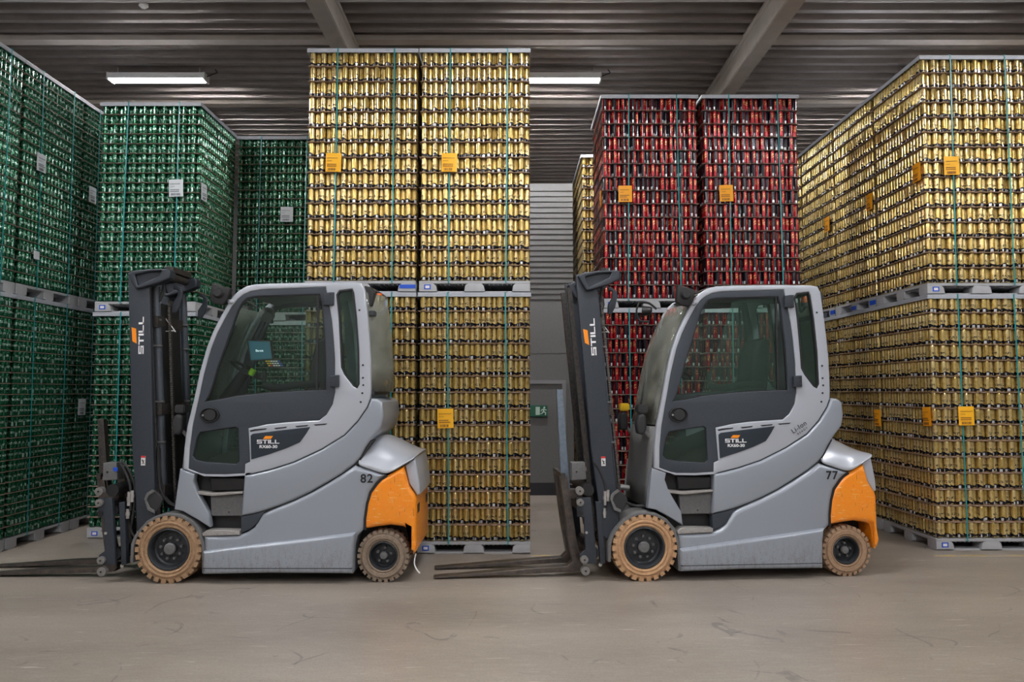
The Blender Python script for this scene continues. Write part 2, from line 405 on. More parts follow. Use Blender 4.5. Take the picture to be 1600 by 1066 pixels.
# exit sign
xs0, zs0 = unproj(826, 651, YB-.06); xs1, zs1 = unproj(855.5, 633.5, YB-.06)
sg = empty('exit_sign', loc=((xs0+xs1)/2, YB-.055, zs0)); tag(sg, 'green emergency exit sign with running figure on the far wall', 'sign')
W_, H_ = xs1-xs0, zs1-zs0
b = MB(); b.box(-W_/2, W_/2, -.01, .03, 0, H_); b.build('sign_panel', M['exit'], sg)
b = MB(); b.box(-.04, .028, -.013, -.009, H_*.14, H_*.86); b.build('door_pictogram', M['exitw'], sg)
b = MB(); cx = .095
b.cyl((cx+.005, -.013, H_*.80), (cx+.005, -.009, H_*.80), H_*.085, 10)
for (a, c, d, e, t) in ((cx, .70, cx-.01, .42, .016), (cx, .66, cx-.04, .60, .009), (cx-.04, .60, cx-.045, .46, .008), (cx, .66, cx+.04, .56, .009), (cx-.01, .44, cx+.028, .34, .012), (cx+.028, .34, cx+.02, .14, .010), (cx-.01, .44, cx-.03, .28, .012), (cx-.03, .28, cx-.06, .22, .009)):
    b.cyl((a, -.011, H_*c), (d, -.011, H_*e), t*.8, 6)
b.build('figure_pictogram', M['exitw'], sg)
# ceiling lights
LL = {(-5.19, 11.0): 'lit tube lamp under the ceiling above the green stacks', (.59, 11.0): 'lit tube lamp partly behind the tall gold stack'}
for i, (lx, ly) in enumerate(LAMP_XY):
    zl = ZC-.17
    t = empty('tube_light', loc=(lx, ly, zl)); tag(t, LL.get((lx, ly), 'ceiling tube lamp over %s, %s' % ({-5.19: 'the green wall-row line', .59: 'the middle line of the hall', 6.37: 'the gold corner-stack line'}[lx], {11.0: 'among the stacks', 5.2: 'just before the forklifts', .2: 'above the open floor', -4.6: 'towards the entrance end'}[ly])), 'ceiling light', 'ceiling tube lamps' )
    b = MB(); b.box(-.71, .71, -.095, .095, .012, .06); b.box(-.71, .71, -.095, -.085, -.028, .012); b.box(-.71, .71, .085, .095, -.028, .012); b.build('housing', M['white'], t, bevel=.01)  # side skirts added to keep the tube's light off the ceiling
    b = MB(); b.box(-.69, .69, -.062, .062, -.042, .008); b.build('diffuser', M['tube'], t, bevel=.01)
    for s_ in (-1, 1):
        b = MB(); b.box(s_*.70-.012, s_*.70+.012, -.098, .098, -.045, .062); b.build('end_cap', M['white'], t)
        b = MB(); b.cyl((s_*.6, 0, .08), (s_*.6, 0, .17), .01, 8); b.build('hanger', M['chrome'], t)
    if ly > 10:
        b = MB(); b.tube([(.71, 0, .03), (.78, 0, .06), (.85, .02, .10), (.82, .03, .15)], .008); b.build('cable', M['black'], t)
# smoke detector and its conduit
dx, dz = unproj(224, 20, 9.15)
b = MB()
b.cyl((0, 0, 0), (0, 0, -.025), .055, 24); b.cyl((0, 0, -.025), (0, 0, -.05), .048, 24, r1=.03)
o = b.build('smoke_detector', M['white'], loc=(dx, 9.15, ZC)); tag(o, 'small round smoke detector on the ceiling above the green stacks', 'smoke detector')
b = MB(); b.cyl((XW0, 9.05, ZC-.01), (XW1, 9.05, ZC-.01), .008, 6)
o = b.build('ceiling_conduit', M['white']); tag(o, 'thin pale cable conduit running across the corrugated ceiling', 'conduit')

# ------------------------------------------------------------------ stacks of cans
PX = .0576; R = .0316; NX = 20
def can_profile(h, fine):
    if fine: return [(.30, .004), (.74, 0), (.80, .006), (.985, .035), (1, .06), (1, .07), (1, .87), (1, .885), (.93, .93), (.82, .962), (.80, .975), (.85, .982), (.85, 1.0), (.80, 1.0), (.77, .975), (.2, .97)]
    return [(.76, 0), (.99, .035), (1, .07), (1, .87), (.985, .90), (.82, .965), (.84, 1.0)]
def can_arrays(h, seg, fine):
    pr = can_profile(h, fine); n = len(pr); v = []; f = []; uv = []
    for i in range(seg+1):
        t = 2*PI*i/seg
        for r, z in pr: v.append((R*r*math.cos(t), R*r*math.sin(t), h*z))
    for i in range(seg):
        for k in range(n-1):
            f.append((i*n+k, (i+1)*n+k, (i+1)*n+k+1, i*n+k+1))
            uv.append([(i/seg, pr[k][1]), ((i+1)/seg, pr[k][1]), ((i+1)/seg, pr[k+1][1]), (i/seg, pr[k+1][1])])
    return np.array(v), np.array(f), np.array(uv)
def mesh_np(name, V, F, UV, m):
    me = bpy.data.meshes.new(name)
    me.vertices.add(len(V)); me.vertices.foreach_set('co', V.astype(np.float32).ravel())
    me.loops.add(F.size); me.loops.foreach_set('vertex_index', F.astype(np.int32).ravel())
    me.polygons.add(len(F)); me.polygons.foreach_set('loop_start', np.arange(0, F.size, 4, dtype=np.int32))
    me.polygons.foreach_set('use_smooth', np.ones(len(F), dtype=bool))
    l = me.uv_layers.new(name='UVMap'); l.data.foreach_set('uv', UV.astype(np.float32).ravel())
    me.materials.append(m); me.update(); me.validate(); return me

# (code, cans, x0, y0, phrase, side phrase, lower tier, upper tier, faces)   a tier: (floor z, top z)
def Zat(px, py, Y): return unproj(px, py, Y)[1]
T1, T2 = 2.71, 5.345
STK = [
 ('C1', 'gold', -2.18, 8.03, 'gold stack behind truck 82', 'green side', T1, T2, 'fl'),
 ('C2', 'gold', -.975, 8.03, 'gold stack by exit aisle', 'aisle side', T1, T2, 'fr'),
 ('F1', 'red', 1.10, 9.18, 'red stack by exit aisle', 'aisle side', 2.66, 5.29, 'fl'),
 ('F2', 'red', 2.33, 9.18, 'red stack beside gold row', 'gold row', 2.66, 5.29, 'fl'),
 ('G1', 'gold', 1.07, 11.60, 'gold stack beyond red stack', 'aisle side', 2.66, 5.30, 'fl'),
 ('G2', 'gold', 1.07, 12.81, 'shadowed stack beyond exit aisle', 'aisle side', 2.66, 5.30, 'l'),
 ('H1', 'gold', 1.03, 14.30, 'farthest stack past exit aisle', 'aisle side', 2.66, 5.30, 'fl'),
 ('R1', 'gold', 4.47, 8.20, 'corner stack behind truck 77', 'open corner', T1, T2, 'fl'),
 ('R2', 'gold', 4.47, 9.39, 'second stack behind corner stack', 'open side', T1, T2, 'l'),
 ('R3', 'gold', 4.47, 10.58, 'third stack behind corner stack', 'open side', T1, T2, 'l'),
 ('R4', 'gold', 4.47, 11.77, 'last stack behind corner stack', 'open side', T1, T2, 'l'),
 ('R5', 'gold', 5.68, 8.20, 'frame-cut stack beside corner stack', 'corner side', T1, T2, 'f'),
 ('B', 'green', -4.83, 8.85, 'green stack behind mast 82', 'wall-row side', 2.585, 5.07, 'flr'),
 ('D', 'green', -3.66, 10.06, 'recessed stack behind cab 82', 'mast side', 2.585, 5.07, 'f'),
 ('A1', 'green', -6.49, 7.01, 'frame-cut stack of wall row', 'front', T1, 5.30, 'r'),
 ('A2', 'green', -6.49, 8.20, 'second stack of wall row', 'front', T1, 5.30, 'fr'),
 ('A3', 'green', -6.49, 9.39, 'dim third stack of wall row', 'front', T1, 5.30, 'r'),
]
DEPTH = 1.16; NY = 17
CANS = {'gold': .168, 'red': .168, 'green': .1150}
NL = {'gold': (15, 15), 'red': (15, 15), 'green': (21, 20)}
VIS0 = {('D', 0): .4}
cans = {'gold': [], 'red': [], 'green': []}; pads = []
def project(x, y, z):
    z_ = z-CAMH; d = y*CS+z_*SN; return 800+FPX*x/d, 533-FPX*(z_*CS-y*SN)/d, d
def covered(px, py):
    return (190 < px < 300 and 425 < py < 900) or (290 < px < 660 and 445 < py < 900) or (900 < px < 965 and 425 < py < 900) or (1000 < px < 1350 and 445 < py < 900) or (150 < px < 200 and 720 < py) or (1340 < px < 1365 and py > 720) or (px < 2 or px > 1598)
PAL_H = .13
pallet_list, lid_list, strap_list = [], [], []
for (code, kind, x0, y0, phrase, sidep, t1, t2, faces) in STK:
    h = CANS[kind]
    for tier, (zb, zt) in enumerate(((0, t1), (t1, t2))):
        nl = NL[kind][tier]
        if kind == 'green' and code[0] == 'A' and tier == 0: nl = 22
        z0 = zb+PAL_H; L = (zt-.022-z0)/nl
        hh = L-.0065
        tn = ('lower', 'upper')[tier]
        pallet_list.append((code, kind, x0, y0, zb, tn, phrase)); lid_list.append((code, x0, y0, zt, tn, phrase))
        strap_list.append((code, x0, y0, zb, zt, tn, phrase))
        for k in range(nl):
            z = z0+k*L
            if k: pads.append((x0, y0, z, code, kind, tn, k, phrase))
            for i in range(NX):
                for j in range(NY):
                    edge_f = j < 2 and 'f' in faces or j == 0
                    edge_l = i < 2 and 'l' in faces
                    edge_r = i > NX-3 and 'r' in faces
                    if not (edge_f or edge_l or edge_r or j == NY-1 or i == 0 or i == NX-1): continue
                    if (j == NY-1 or ((i == 0) and 'l' not in faces) or ((i == NX-1) and 'r' not in faces) or (j == 0 and 'f' not in faces)) and k % 1: continue
                    x = x0+.0385+i*PX; yy = y0+.034+j*.0665+(i % 2)*.0333
                    px, py, d = project(x, yy, z+h/2)
                    role = None
                    if j == 0 and 'f' in faces: role = ('front' if i % 2 == 0 else 'recessed', i//2+1 if sidep not in ('gold row', 'green stack') and code != 'F2' else (NX-1-i)//2+1)
                    elif i == 0 and 'l' in faces: role = ('flank', j+1)
                    elif i == NX-1 and 'r' in faces: role = ('flank', j+1)
                    if code == 'C2' and role and role[0] != 'flank': role = (role[0], (NX-1-i)//2+1)
                    score = -1
                    if role and not covered(px, py) and not (code[0] in 'GHD' or code in ('A3', 'R5', 'R4', 'R3')):
                        if role[0] != 'flank' or ('l' in faces and x > .9) or ('r' in faces and x < -.9):
                            score = 1/d*{'front': 1., 'recessed': .7, 'flank': .55}[role[0]]
                    cans[kind].append((score, x, yy, z+.003, hh, code, tn, k+1, role, phrase, sidep))
used_labels = set()
for kind, lst in cans.items():
    mk = M['redcan' if kind == 'red' else kind]
    lst.sort(key=lambda t: -t[0])
    solo = [c for c in lst[:300] if c[0] > 0]; rest = lst[len(solo):]
    h = CANS[kind]
    V, F, UV = can_arrays(h, 20, True)
    me = mesh_np(kind+'_beer_can', V, F, UV, mk)
    for c in solo:
        o = bpy.data.objects.new(kind+'_beer_can', me); link(o); o.location = c[1:4]; o.scale = (1, 1, c[4]/h)
        o.rotation_euler = (0, 0, random.uniform(0, 2*PI))
        role, n_ = c[8]
        lead = {'front': kind+' can', 'recessed': 'recessed '+kind+' can', 'flank': 'flank '+kind+' can'}[role]
        side = 'front' if role == 'flank' else c[10]
        lab = f'{lead} {WORDS[n_]} from {side}, {WORDS[c[7]]} layer up, {c[6]} {c[9]}'
        assert lab not in used_labels, lab
        used_labels.add(lab)
        tag(o, lab, 'can', f'{kind} cans in the stacks')
    V, F, UV = can_arrays(1., 10, False)
    n = len(rest); P = np.array([c[1:4] for c in rest]); H = np.array([c[4] for c in rest]); off = rng.uniform(0, 1, n)
    ang = rng.uniform(0, 2*PI, n)
    ca, sa = np.cos(ang), np.sin(ang)
    VV = np.empty((n, len(V), 3)); VV[:, :, 0] = V[None, :, 0]*ca[:, None]-V[None, :, 1]*sa[:, None]+P[:, None, 0]
    VV[:, :, 1] = V[None, :, 0]*sa[:, None]+V[None, :, 1]*ca[:, None]+P[:, None, 1]
    VV[:, :, 2] = V[None, :, 2]*H[:, None]+P[:, None, 2]
    FF = F[None]+(np.arange(n)*len(V))[:, None, None]
    UU = np.repeat(UV[None], n, 0)+0.; UU[..., 0] += (np.arange(n) % 37)[:, None, None]
    me = mesh_np('remaining_%s_beer_cans' % kind, VV.reshape(-1, 3), FF.reshape(-1, 4), UU.reshape(-1, 2), mk)
    o = link(bpy.data.objects.new('%s_beer_can_mass' % kind, me))
    tag(o, {'gold': 'remaining rows of gold cans packed in the tall gold stacks', 'red': 'remaining rows of red and black cans in the red stacks', 'green': 'remaining rows of green cans packed in the green stacks'}[kind], 'cans', kind='stuff')
# layer sheets
def pad_arrays():
    n = 60; xs = np.linspace(-.006, 1.166, n+1)
    ztop, zbot = [], []
    V = []; 
    for x in xs:
        w_ = -.0045*(1-math.cos(2*PI*(x-.0385)/.1152))/2
        for (yy, dz, ww) in ((-.007, 0, 1), (-.007, -.0038, 1), (.05, -.003, .0), (.05, 0, .0), (1.16, 0, 0), (1.16, -.003, 0)):
            V.append((x, yy, dz+w_*ww))
    F = []
    for i in range(n):
        a, c = i*6, (i+1)*6
        for p, q in ((0, 1), (1, 2), (2, 5), (5, 4), (4, 3), (3, 0)): F.append((a+p, a+q, c+q, c+p))
    # right and left rims
    return V, F
PV, PF = pad_arrays()
def side_rim(b):
    for xa, xb in ((-.008, -.0045), (1.1645, 1.168)): b.box(xa, xb, 0, 1.16, -.0035, .0005)
b = MB(); b.add(PV, PF); side_rim(b)
pad_o = b.build('layer_sheet', M['card'], angle=30); pad_me = pad_o.data; bpy.data.objects.remove(pad_o)
def pad_score(p):
    x, y, z = p[0], p[1], p[2]
    if p[3][0] in 'GH' or p[3] == 'A3': return 99
    a, bb, d = project(x+.58 if 'A' not in p[3] else x+1.16, y, z)
    return d+(30 if (p[3] in ('C1', 'D') and p[5] == 'lower') else 0)+(20 if p[3] in ('R4', 'R5', 'A1') else 0)
pads.sort(key=pad_score)
for p in pads[:300]:
    o = bpy.data.objects.new('layer_sheet', pad_me); link(o); o.location = (p[0], p[1], p[2])
    tag(o, f'brown sheet above the {WORDS[p[6]]} can layer, {p[5]} {p[7]}', 'layer sheet', 'sheets between the can layers')
b = MB()
for p in pads[300:]:
    x, y, z = p[:3]; b.box(x-.006, x+1.166, y-.007, y+1.16, z-.0035, z)
o = b.build('layer_sheet_mass', M['card'], smooth=False); tag(o, 'remaining brown sheets between can layers in the farther stacks', 'layer sheets', kind='stuff')
# pallets with their parts, then copies
def copy_tree(o, parent=None):
    c = o.copy(); COL.objects.link(c); c.parent = parent
    for ch in o.children: copy_tree(ch, c)
    return c
def make_pallet():
    t = empty('plastic_pallet')
    b = MB(); b.box(0, 1.17, 0, 1.16, .095, .125)
    for i in range(24): b.box(.03+i*.047, .04+i*.047, .02, 1.14, .08, .096)
    b.build('deck', M['pallet'], t, bevel=.004)
    for iy, ya in enumerate((0, .49, .98)):
        b = MB(); b.box(0, 1.17, ya+.03, ya+.15, .0, .018); b.build('runner', M['pallet'], t)
        for xa, xb in ((.0, .19), (.475, .695), (.98, 1.17)):
            prof = [(xa+.0, .012), (xb, .012), (xb-.012, .075), (xb-.035, .098), (xa+.035, .098), (xa+.012, .075)]
            if xa == 0: prof = [(xa, .012), (xb, .012), (xb-.012, .075), (xb-.04, .098), (xa, .098)]
            if xb == 1.17: prof = [(xa, .012), (xb, .012), (xb, .098), (xa+.04, .098), (xa+.012, .075)]
            slab('block', M['pallet'], prof, ya, ya+.18, t, bevel=.006)
    b = MB(); b.box(.055, .125, -.003, .003, .035, .085); b.box(.068, .112, -.0045, .003, .046, .074, 1)
    e = b.build('emblem', [M['blue'], M['white']], t); tag(e, 'blue framed emblem')
    return t
pal = make_pallet(); first = True
for (code, kind, x0, y0, zb, tn, phrase) in pallet_list:
    o = pal if first else copy_tree(pal); first = False
    o.location = (x0-.005, y0, zb); tag(o, f'grey plastic pallet under the {tn} {phrase}', 'pallet', 'pallets under the can stacks')
    if code in ('R2', 'R3', 'C1') and tn == 'upper':
        bb = MB()
        if code == 'C1': bb.box(1.0, 1.168, -.004, .01, .045, .085)
        else: bb.box(-.004, .01, .0, .14, .03, .085); bb.box(-.004, .01, .52, .66, .02, .07)
        bb.build('blue_marker', M['blue'], o)
def make_lid():
    b = MB()
    b.box(-.012, 1.18, -.015, 1.175, -.022, 0); b.box(-.012, 1.18, -.015, -.003, -.045, -.02); b.box(-.012, 0, -.015, 1.175, -.045, -.02); b.box(1.168, 1.18, -.015, 1.175, -.045, -.02)
    return b.build('top_frame', M['lid'], bevel=.003)
lid = make_lid(); first = True
for (code, x0, y0, zt, tn, phrase) in lid_list:
    o = lid if first else copy_tree(lid); first = False
    o.location = (x0-.005, y0, zt); tag(o, f'pale grey top frame capping the {tn} {phrase}', 'top frame', 'frames on top of the can stacks')
for (code, x0, y0, zb, zt, tn, phrase) in strap_list:
    if code in ('G2', 'H1', 'R2', 'R3', 'R4'): continue
    for q, u in enumerate((.27, .79)):
        b = MB(); z_a, z_b = zb+.10, zt+.003; wv = .007
        ua = random.uniform(-.015, .015); 
        for s0, s1, t0, t1_ in ((0, 1, 0, 0),):
            if code[0] == 'A':
                for xx in (-.02, 1.186): b.add([(xx, u*1.16+ua-wv, z_a), (xx, u*1.16+ua+wv, z_a), (xx, u*1.16-ua+wv, z_b), (xx, u*1.16-ua-wv, z_b), (xx+.002, u*1.16+ua-wv, z_a), (xx+.002, u*1.16+ua+wv, z_a), (xx+.002, u*1.16-ua+wv, z_b), (xx+.002, u*1.16-ua-wv, z_b)], [(0,1,2,3),(4,7,6,5),(0,4,5,1),(3,2,6,7),(0,3,7,4),(1,5,6,2)])
                for zz in (z_a, z_b): b.box(-.02, 1.188, u*1.16-wv, u*1.16+wv, zz, zz+.002)
            else:
                for yy in (-.02, 1.178): b.add([(u*1.17+ua-wv, yy, z_a), (u*1.17+ua+wv, yy, z_a), (u*1.17-ua+wv, yy, z_b), (u*1.17-ua-wv, yy, z_b), (u*1.17+ua-wv, yy+.002, z_a), (u*1.17+ua+wv, yy+.002, z_a), (u*1.17-ua+wv, yy+.002, z_b), (u*1.17-ua-wv, yy+.002, z_b)], [(0,1,2,3),(4,7,6,5),(0,4,5,1),(3,2,6,7),(0,3,7,4),(1,5,6,2)])
                for zz in (z_a, z_b): b.box(u*1.17-wv, u*1.17+wv, -.02, 1.18, zz, zz+.002)
        o = b.build('strap', M['strap'], loc=(x0-.005, y0, 0), smooth=False)
        # z is already absolute
        side = {'C1': ('green side', 'aisle side'), 'C2': ('truck 82 side', 'aisle side'), 'F1': ('aisle side', 'gold row side'), 'F2': ('aisle side', 'gold row side'), 'G1': ('aisle side', 'gold row side')}.get(code, ('near side', 'far side') if code[0] == 'A' else ('aisle side', 'wall side') if code[0] == 'R' else ('wall-row side', 'gold stack side'))[q]
        tag(o, f'teal strap on {side}, {tn} {phrase}', 'strap', 'teal straps around the can stacks')
# paper tags: (px, py, face, stack, tier, kind)
STKD = {s[0]: s for s in STK}
TAGS = [(521, 254, 'f', 'C1', 'upper', 'y'), (702, 254, 'f', 'C2', 'upper', 'y'), (696, 654, 'f', 'C2', 'lower', 'y'), (977, 303, 'f', 'F1', 'upper', 'o'), (1135, 302, 'f', 'F2', 'upper', 'o'), (938, 312, 'l', 'F1', 'upper', 'o'),
 (1487, 259, 'f', 'R1', 'upper', 'y'), (1432, 270, 'l', 'R1', 'upper', 'o'), (1358, 316, 'l', 'R2', 'upper', 'o'), (1292, 351, 'l', 'R3', 'upper', 'o'), (1510, 650, 'f', 'R1', 'lower', 'y'), (1448, 651, 'l', 'R1', 'lower', 'o'), (1371, 653, 'l', 'R2', 'lower', 'o'),
 (65, 255, 'r', 'A2', 'upper', 'w'), (145, 305, 'r', 'A3', 'upper', 'w'), (275, 294, 'f', 'B', 'upper', 'w'), (319, 301, 'r', 'B', 'upper', 'w'), (448, 335, 'f', 'D', 'upper', 'w'), (128, 636, 'r', 'A3', 'lower', 'w')]
for (px, py, fc, code, tn, kd) in TAGS:
    s = STKD[code]; x0, y0 = s[2], s[3]
    if fc == 'f':
        Y = y0-.035; x, z = unproj(px, py, Y); loc = (x, Y, z); rz = 0; fn = 'front'
    else:
        X = x0-.03 if fc == 'l' else x0+1.20
        up = (533-py)/FPX; t = X*FPX/(px-800); loc = (X, t*(CS-up*SN), CAMH+t*(SN+up*CS)); rz = -PI/2 if fc == 'l' else PI/2; fn = 'flank'
    hw, hh = (.082, .10)
    b = MB(); rows = [[(-hw+2*hw*i/6, -.006*math.sin(PI*i/6), -hh+2*hh*j/6) for i in range(7)] for j in range(7)]
    b.grid(rows); b.grid([[(p[0], p[1]+.002, p[2]) for p in r] for r in rows])
    t = b.build('paper_tag', M[{'y': 'tag_yellow', 'o': 'tag_orange', 'w': 'tag_white'}[kd]], loc=loc); t.rotation_euler = (random.uniform(-.03, .03), random.uniform(-.03, .03), rz)
    cn = {'y': 'amber', 'o': 'orange', 'w': 'white'}[kd]
    tag(t, f'{cn} paper tag on {fn} of {tn} {s[4]}', 'tag', 'paper tags on the can stacks')
    b = MB()
    for zz, n_, hgt in ((.045, 9, .006), (.015, 4, .004), (-.025, 8, .010), (-.045, 8, .010)):
        xx = -.065
        for q in range(n_):
            wd = random.uniform(.006, .014); b.box(xx, xx+wd, -.0092, -.0075, zz, zz+hgt); xx += wd+.003
            if xx > .06: break
    xx = -.055
    for q in range(9):
        wd = random.choice((.003, .006, .009)); b.box(xx, xx+wd, -.0092, -.0075, -.088, -.062); xx += wd+random.choice((.003, .006))
    b.build('printed_lines', M['tag_ink2' if kd == 'w' else 'tag_ink'], t, smooth=False)
b = MB(); X = -5.29; px, py = 56, 399; up = (533-py)/FPX; t = X*FPX/(px-800)
b.box(-.003, 0, -.05, .05, -.045, .045)
o = b.build('small_sticker', M['tag_white'], loc=(X+.01, t*(CS-up*SN), CAMH+t*(SN+up*CS))); tag(o, 'small white sticker low on the upper green wall-row stack', 'sticker')

# ------------------------------------------------------------------ forklifts
Y0 = 6.82
FW = unproj(261.5, 913, Y0)[0]
def P(px, py, y=0.):
    x, z = unproj(px, py, Y0+y); return (x-FW, z)
def PP(pts, y=0.): return [P(a, c, y) for a, c in pts]
OUT = [(284.5,733.5),(286,700),(291,665),(301.7,622),(310,583),(321,543.5),(331,518),(341,498.5),(355,473),(363,461.5),(372,453.5),(383,447),(396,443.8),(420,442.4),(491.6,440.6),(552,440.4),(564,442.5),(569,451),(572.7,486),(576,520),(578.5,560),(579,607.5),(578,622),(572.7,636),(557.5,658.5),(537,680),(501.7,701.8),(458.7,722),(420.7,734),(392.8,740.6),(380.8,742.3),(350,744),(320,743.6),(301,740)]
DOOR = [(293,733),(295,700),(299.5,665),(309,622),(317.5,583),(328,545),(338,520),(349,499),(361,478),(370,467),(379,460),(390,455),(406,452.4),(420.7,451.5),(508,448),(512,470.7),(517,500),(520,530),(522,562),(522.3,612.5),(518.5,632),(509,648),(498,657),(446,660),(415,663.5),(386.5,669.5),(388,700),(389,722),(381.4,725.5),(380.5,741.6),(350,743.2),(318,742.5)]
WIN = [(318,628),(324,618),(331,598),(338.5,572),(350,541),(363.6,501),(370,484),(377,472),(384,465.5),(397,462.6),(498.5,459),(502.5,472),(507,534),(508.5,572),(508.5,610),(471,611),(421,613.8),(370,619),(340,625)]
LOWW = [(311,675.7),(340,671),(367,667.6),(371,670),(372.5,721),(367,726),(322.6,723),(304,719.5),(299,713),(302,700),(306,683)]
QW = [(524.5,460),(529,453.6),(549.5,451),(552,457),(556.5,496),(560,546.7),(560.8,600),(557,607),(551,603.7),(537,584.7),(532,574.5),(531,546.7),(528.3,496)]
BODY = [(318.7,895),(317,842),(316,836),(345,837.5),(374.5,836),(386,831.5),(396,824.7),(403,814.5),(409,804.4),(418,799.5),(440,790.5),(458.7,783),(486,770),(512,755.2),(535,741),(554,727.5),(580,735),(603.5,742.8),(594,749),(587.5,755.5),(577.5,769),(572.2,787),(568.8,810),(568,828),(558.8,837.3),(553.7,852.6),(552,894.5),(420,893.5)]
SILL = [(318.7,897),(318,861),(400,850.5),(480,841),(557,831.5),(553.2,852.6),(551.7,896),(420,895)]
MID = [(376,807),(378,780),(380.8,743.5),(393,741.8),(421,735.3),(459,723.2),(502,703),(537.5,681.3),(558.5,659.5),(573.5,637.5),(579.5,622.5),(589,623.5),(597,629),(599,650),(595,668),(580,686),(571,699),(563,714),(553.5,725.5),(534,740),(511,754),(485,769),(458.7,781.4),(440,789),(413,798.5),(395,803.5)]
CWT = [(604.5,743.5),(630,729.5),(634,744),(637,757.5),(642,767),(647,773),(650,782),(650,862),(645,868),(641,845),(639,829),(630,824),(610,821.5),(590,823.8),(569.5,827.5),(569.5,812),(573,788),(578.5,770),(588.5,756.5),(595,749.5)]

def disc_ring(cx, cz, r, n, a0=0):
    return [(cx+r*math.cos(a0+2*PI*i/n), cz+r*math.sin(a0+2*PI*i/n)) for i in range(n)]
def wheel(root, cx, r, ya, width, tm, rimr, nuts, near):
    """ya: outer face; the wheel extends inwards from there"""
    s = 1 if near else -1
    w_ = empty('wheel', root, loc=(cx, ya, r))
    Y = lambda v: s*v
    b = MB()
    b.lathe_y([(rimr*1.02, Y(.03)), (rimr*1.06, Y(.012)), (rimr*1.14, Y(.002)), (rimr*1.19, Y(.010)), (rimr*1.22, Y(.010)), (rimr*1.26, Y(0)), (r*.80, Y(-.002)), (r*.835, Y(.010)), (r*.90, Y(.014)), (r*.955, Y(.03)), (r*.962, Y(width-.03)), (r*.90, Y(width-.008)), (rimr*1.1, Y(width)), (rimr, Y(width-.03))], 0, 0, 64)
    nl = 26
    for i in range(nl):
        a = 2*PI*i/nl
        for (ua, ub, ph) in ((.002, width*.46, 0), (width*.54, width-.002, PI/nl)):
            Mx = Matrix.Rotation(-(a+ph), 4, 'Y')
            ys = sorted((Y(ua), Y(ub))); hw = r*math.sin(PI/nl)*.60
            vs = [Vector(p) for p in ((r*.87, ys[0], -hw*.95), (r*.87, ys[1], -hw*.95), (r*.87, ys[1], hw*.95), (r*.87, ys[0], hw*.95), (r*.995, ys[0]+.004, -hw), (r*.995, ys[1]-.004, -hw), (r*.995, ys[1]-.004, hw), (r*.995, ys[0]+.004, hw))]
            b.add([Mx @ v for v in vs], [(0,3,2,1),(4,5,6,7),(0,1,5,4),(1,2,6,5),(2,3,7,6),(3,0,4,7)])
    b.build('tyre', tm, w_, angle=30)
    b = MB(); q = rimr
    b.lathe_y([(q*1.03, Y(.028)), (q*1.03, Y(.012)), (q*.97, Y(.008)), (q*.92, Y(.022)), (q*.90, Y(.05)), (q*.86, Y(.085)), (q*.78, Y(.095)), (q*.30, Y(.085)), (q*.30, Y(.05)), (q*.05, Y(.045)), (0.001, Y(.045))], 0, 0, 48)
    b.build('rim', M['rim'], w_)
    b = MB(); b.lathe_y([(q*.29, Y(.085)), (q*.29, Y(.035)), (q*.24, Y(.025)), (.001, Y(.022))], 0, 0, 32)
    b.build('hub', M['grey'], w_)
    for i in range(nuts):
        a = 2*PI*i/nuts+.2; x, z = q*.52*math.cos(a), q*.52*math.sin(a)
        b = MB(); b.cyl((x, Y(.09), z), (x, Y(.058), z), .0135, 6); b.cyl((x, Y(.06), z), (x, Y(.05), z), .008, 10)
        b.build('wheel_nut', M['grey'], w_)
    return w_
LET = {'S': (1.5, [(0,.80,1.5,1),(0,.5,.30,.9),(0,.40,1.5,.60),(1.2,.1,1.5,.5),(0,0,1.5,.20)]), 'T': (1.5, [(0,.80,1.5,1),(.58,0,.92,.9)]), 'I': (.34, [(0,0,.34,1)]), 'L': (1.35, [(0,0,.34,1),(0,0,1.35,.2)])}
def logo(name, parent, x, y, z, h, length, rot=0., flip=False):
    """STILL in wide block letters, centred on x, z"""
    tot = sum(LET[c][0] for c in 'STILL')+4*.18; k = length/(tot*h); b = MB(); cx = -tot/2
    for c in 'STILL':
        for (xa, za, xb, zb) in LET[c][1]:
            b.box((cx+xa)*h*k, (cx+xb)*h*k, -.0012, .0012, (za-.5)*h, (zb-.5)*h)
        cx += LET[c][0]+.18
    o = b.build(name, M['logo_white'], parent, smooth=False)
    o.matrix_local = Matrix.Translation((x, y, z)) @ Matrix.Rotation(-rot, 4, 'Y')
    return o

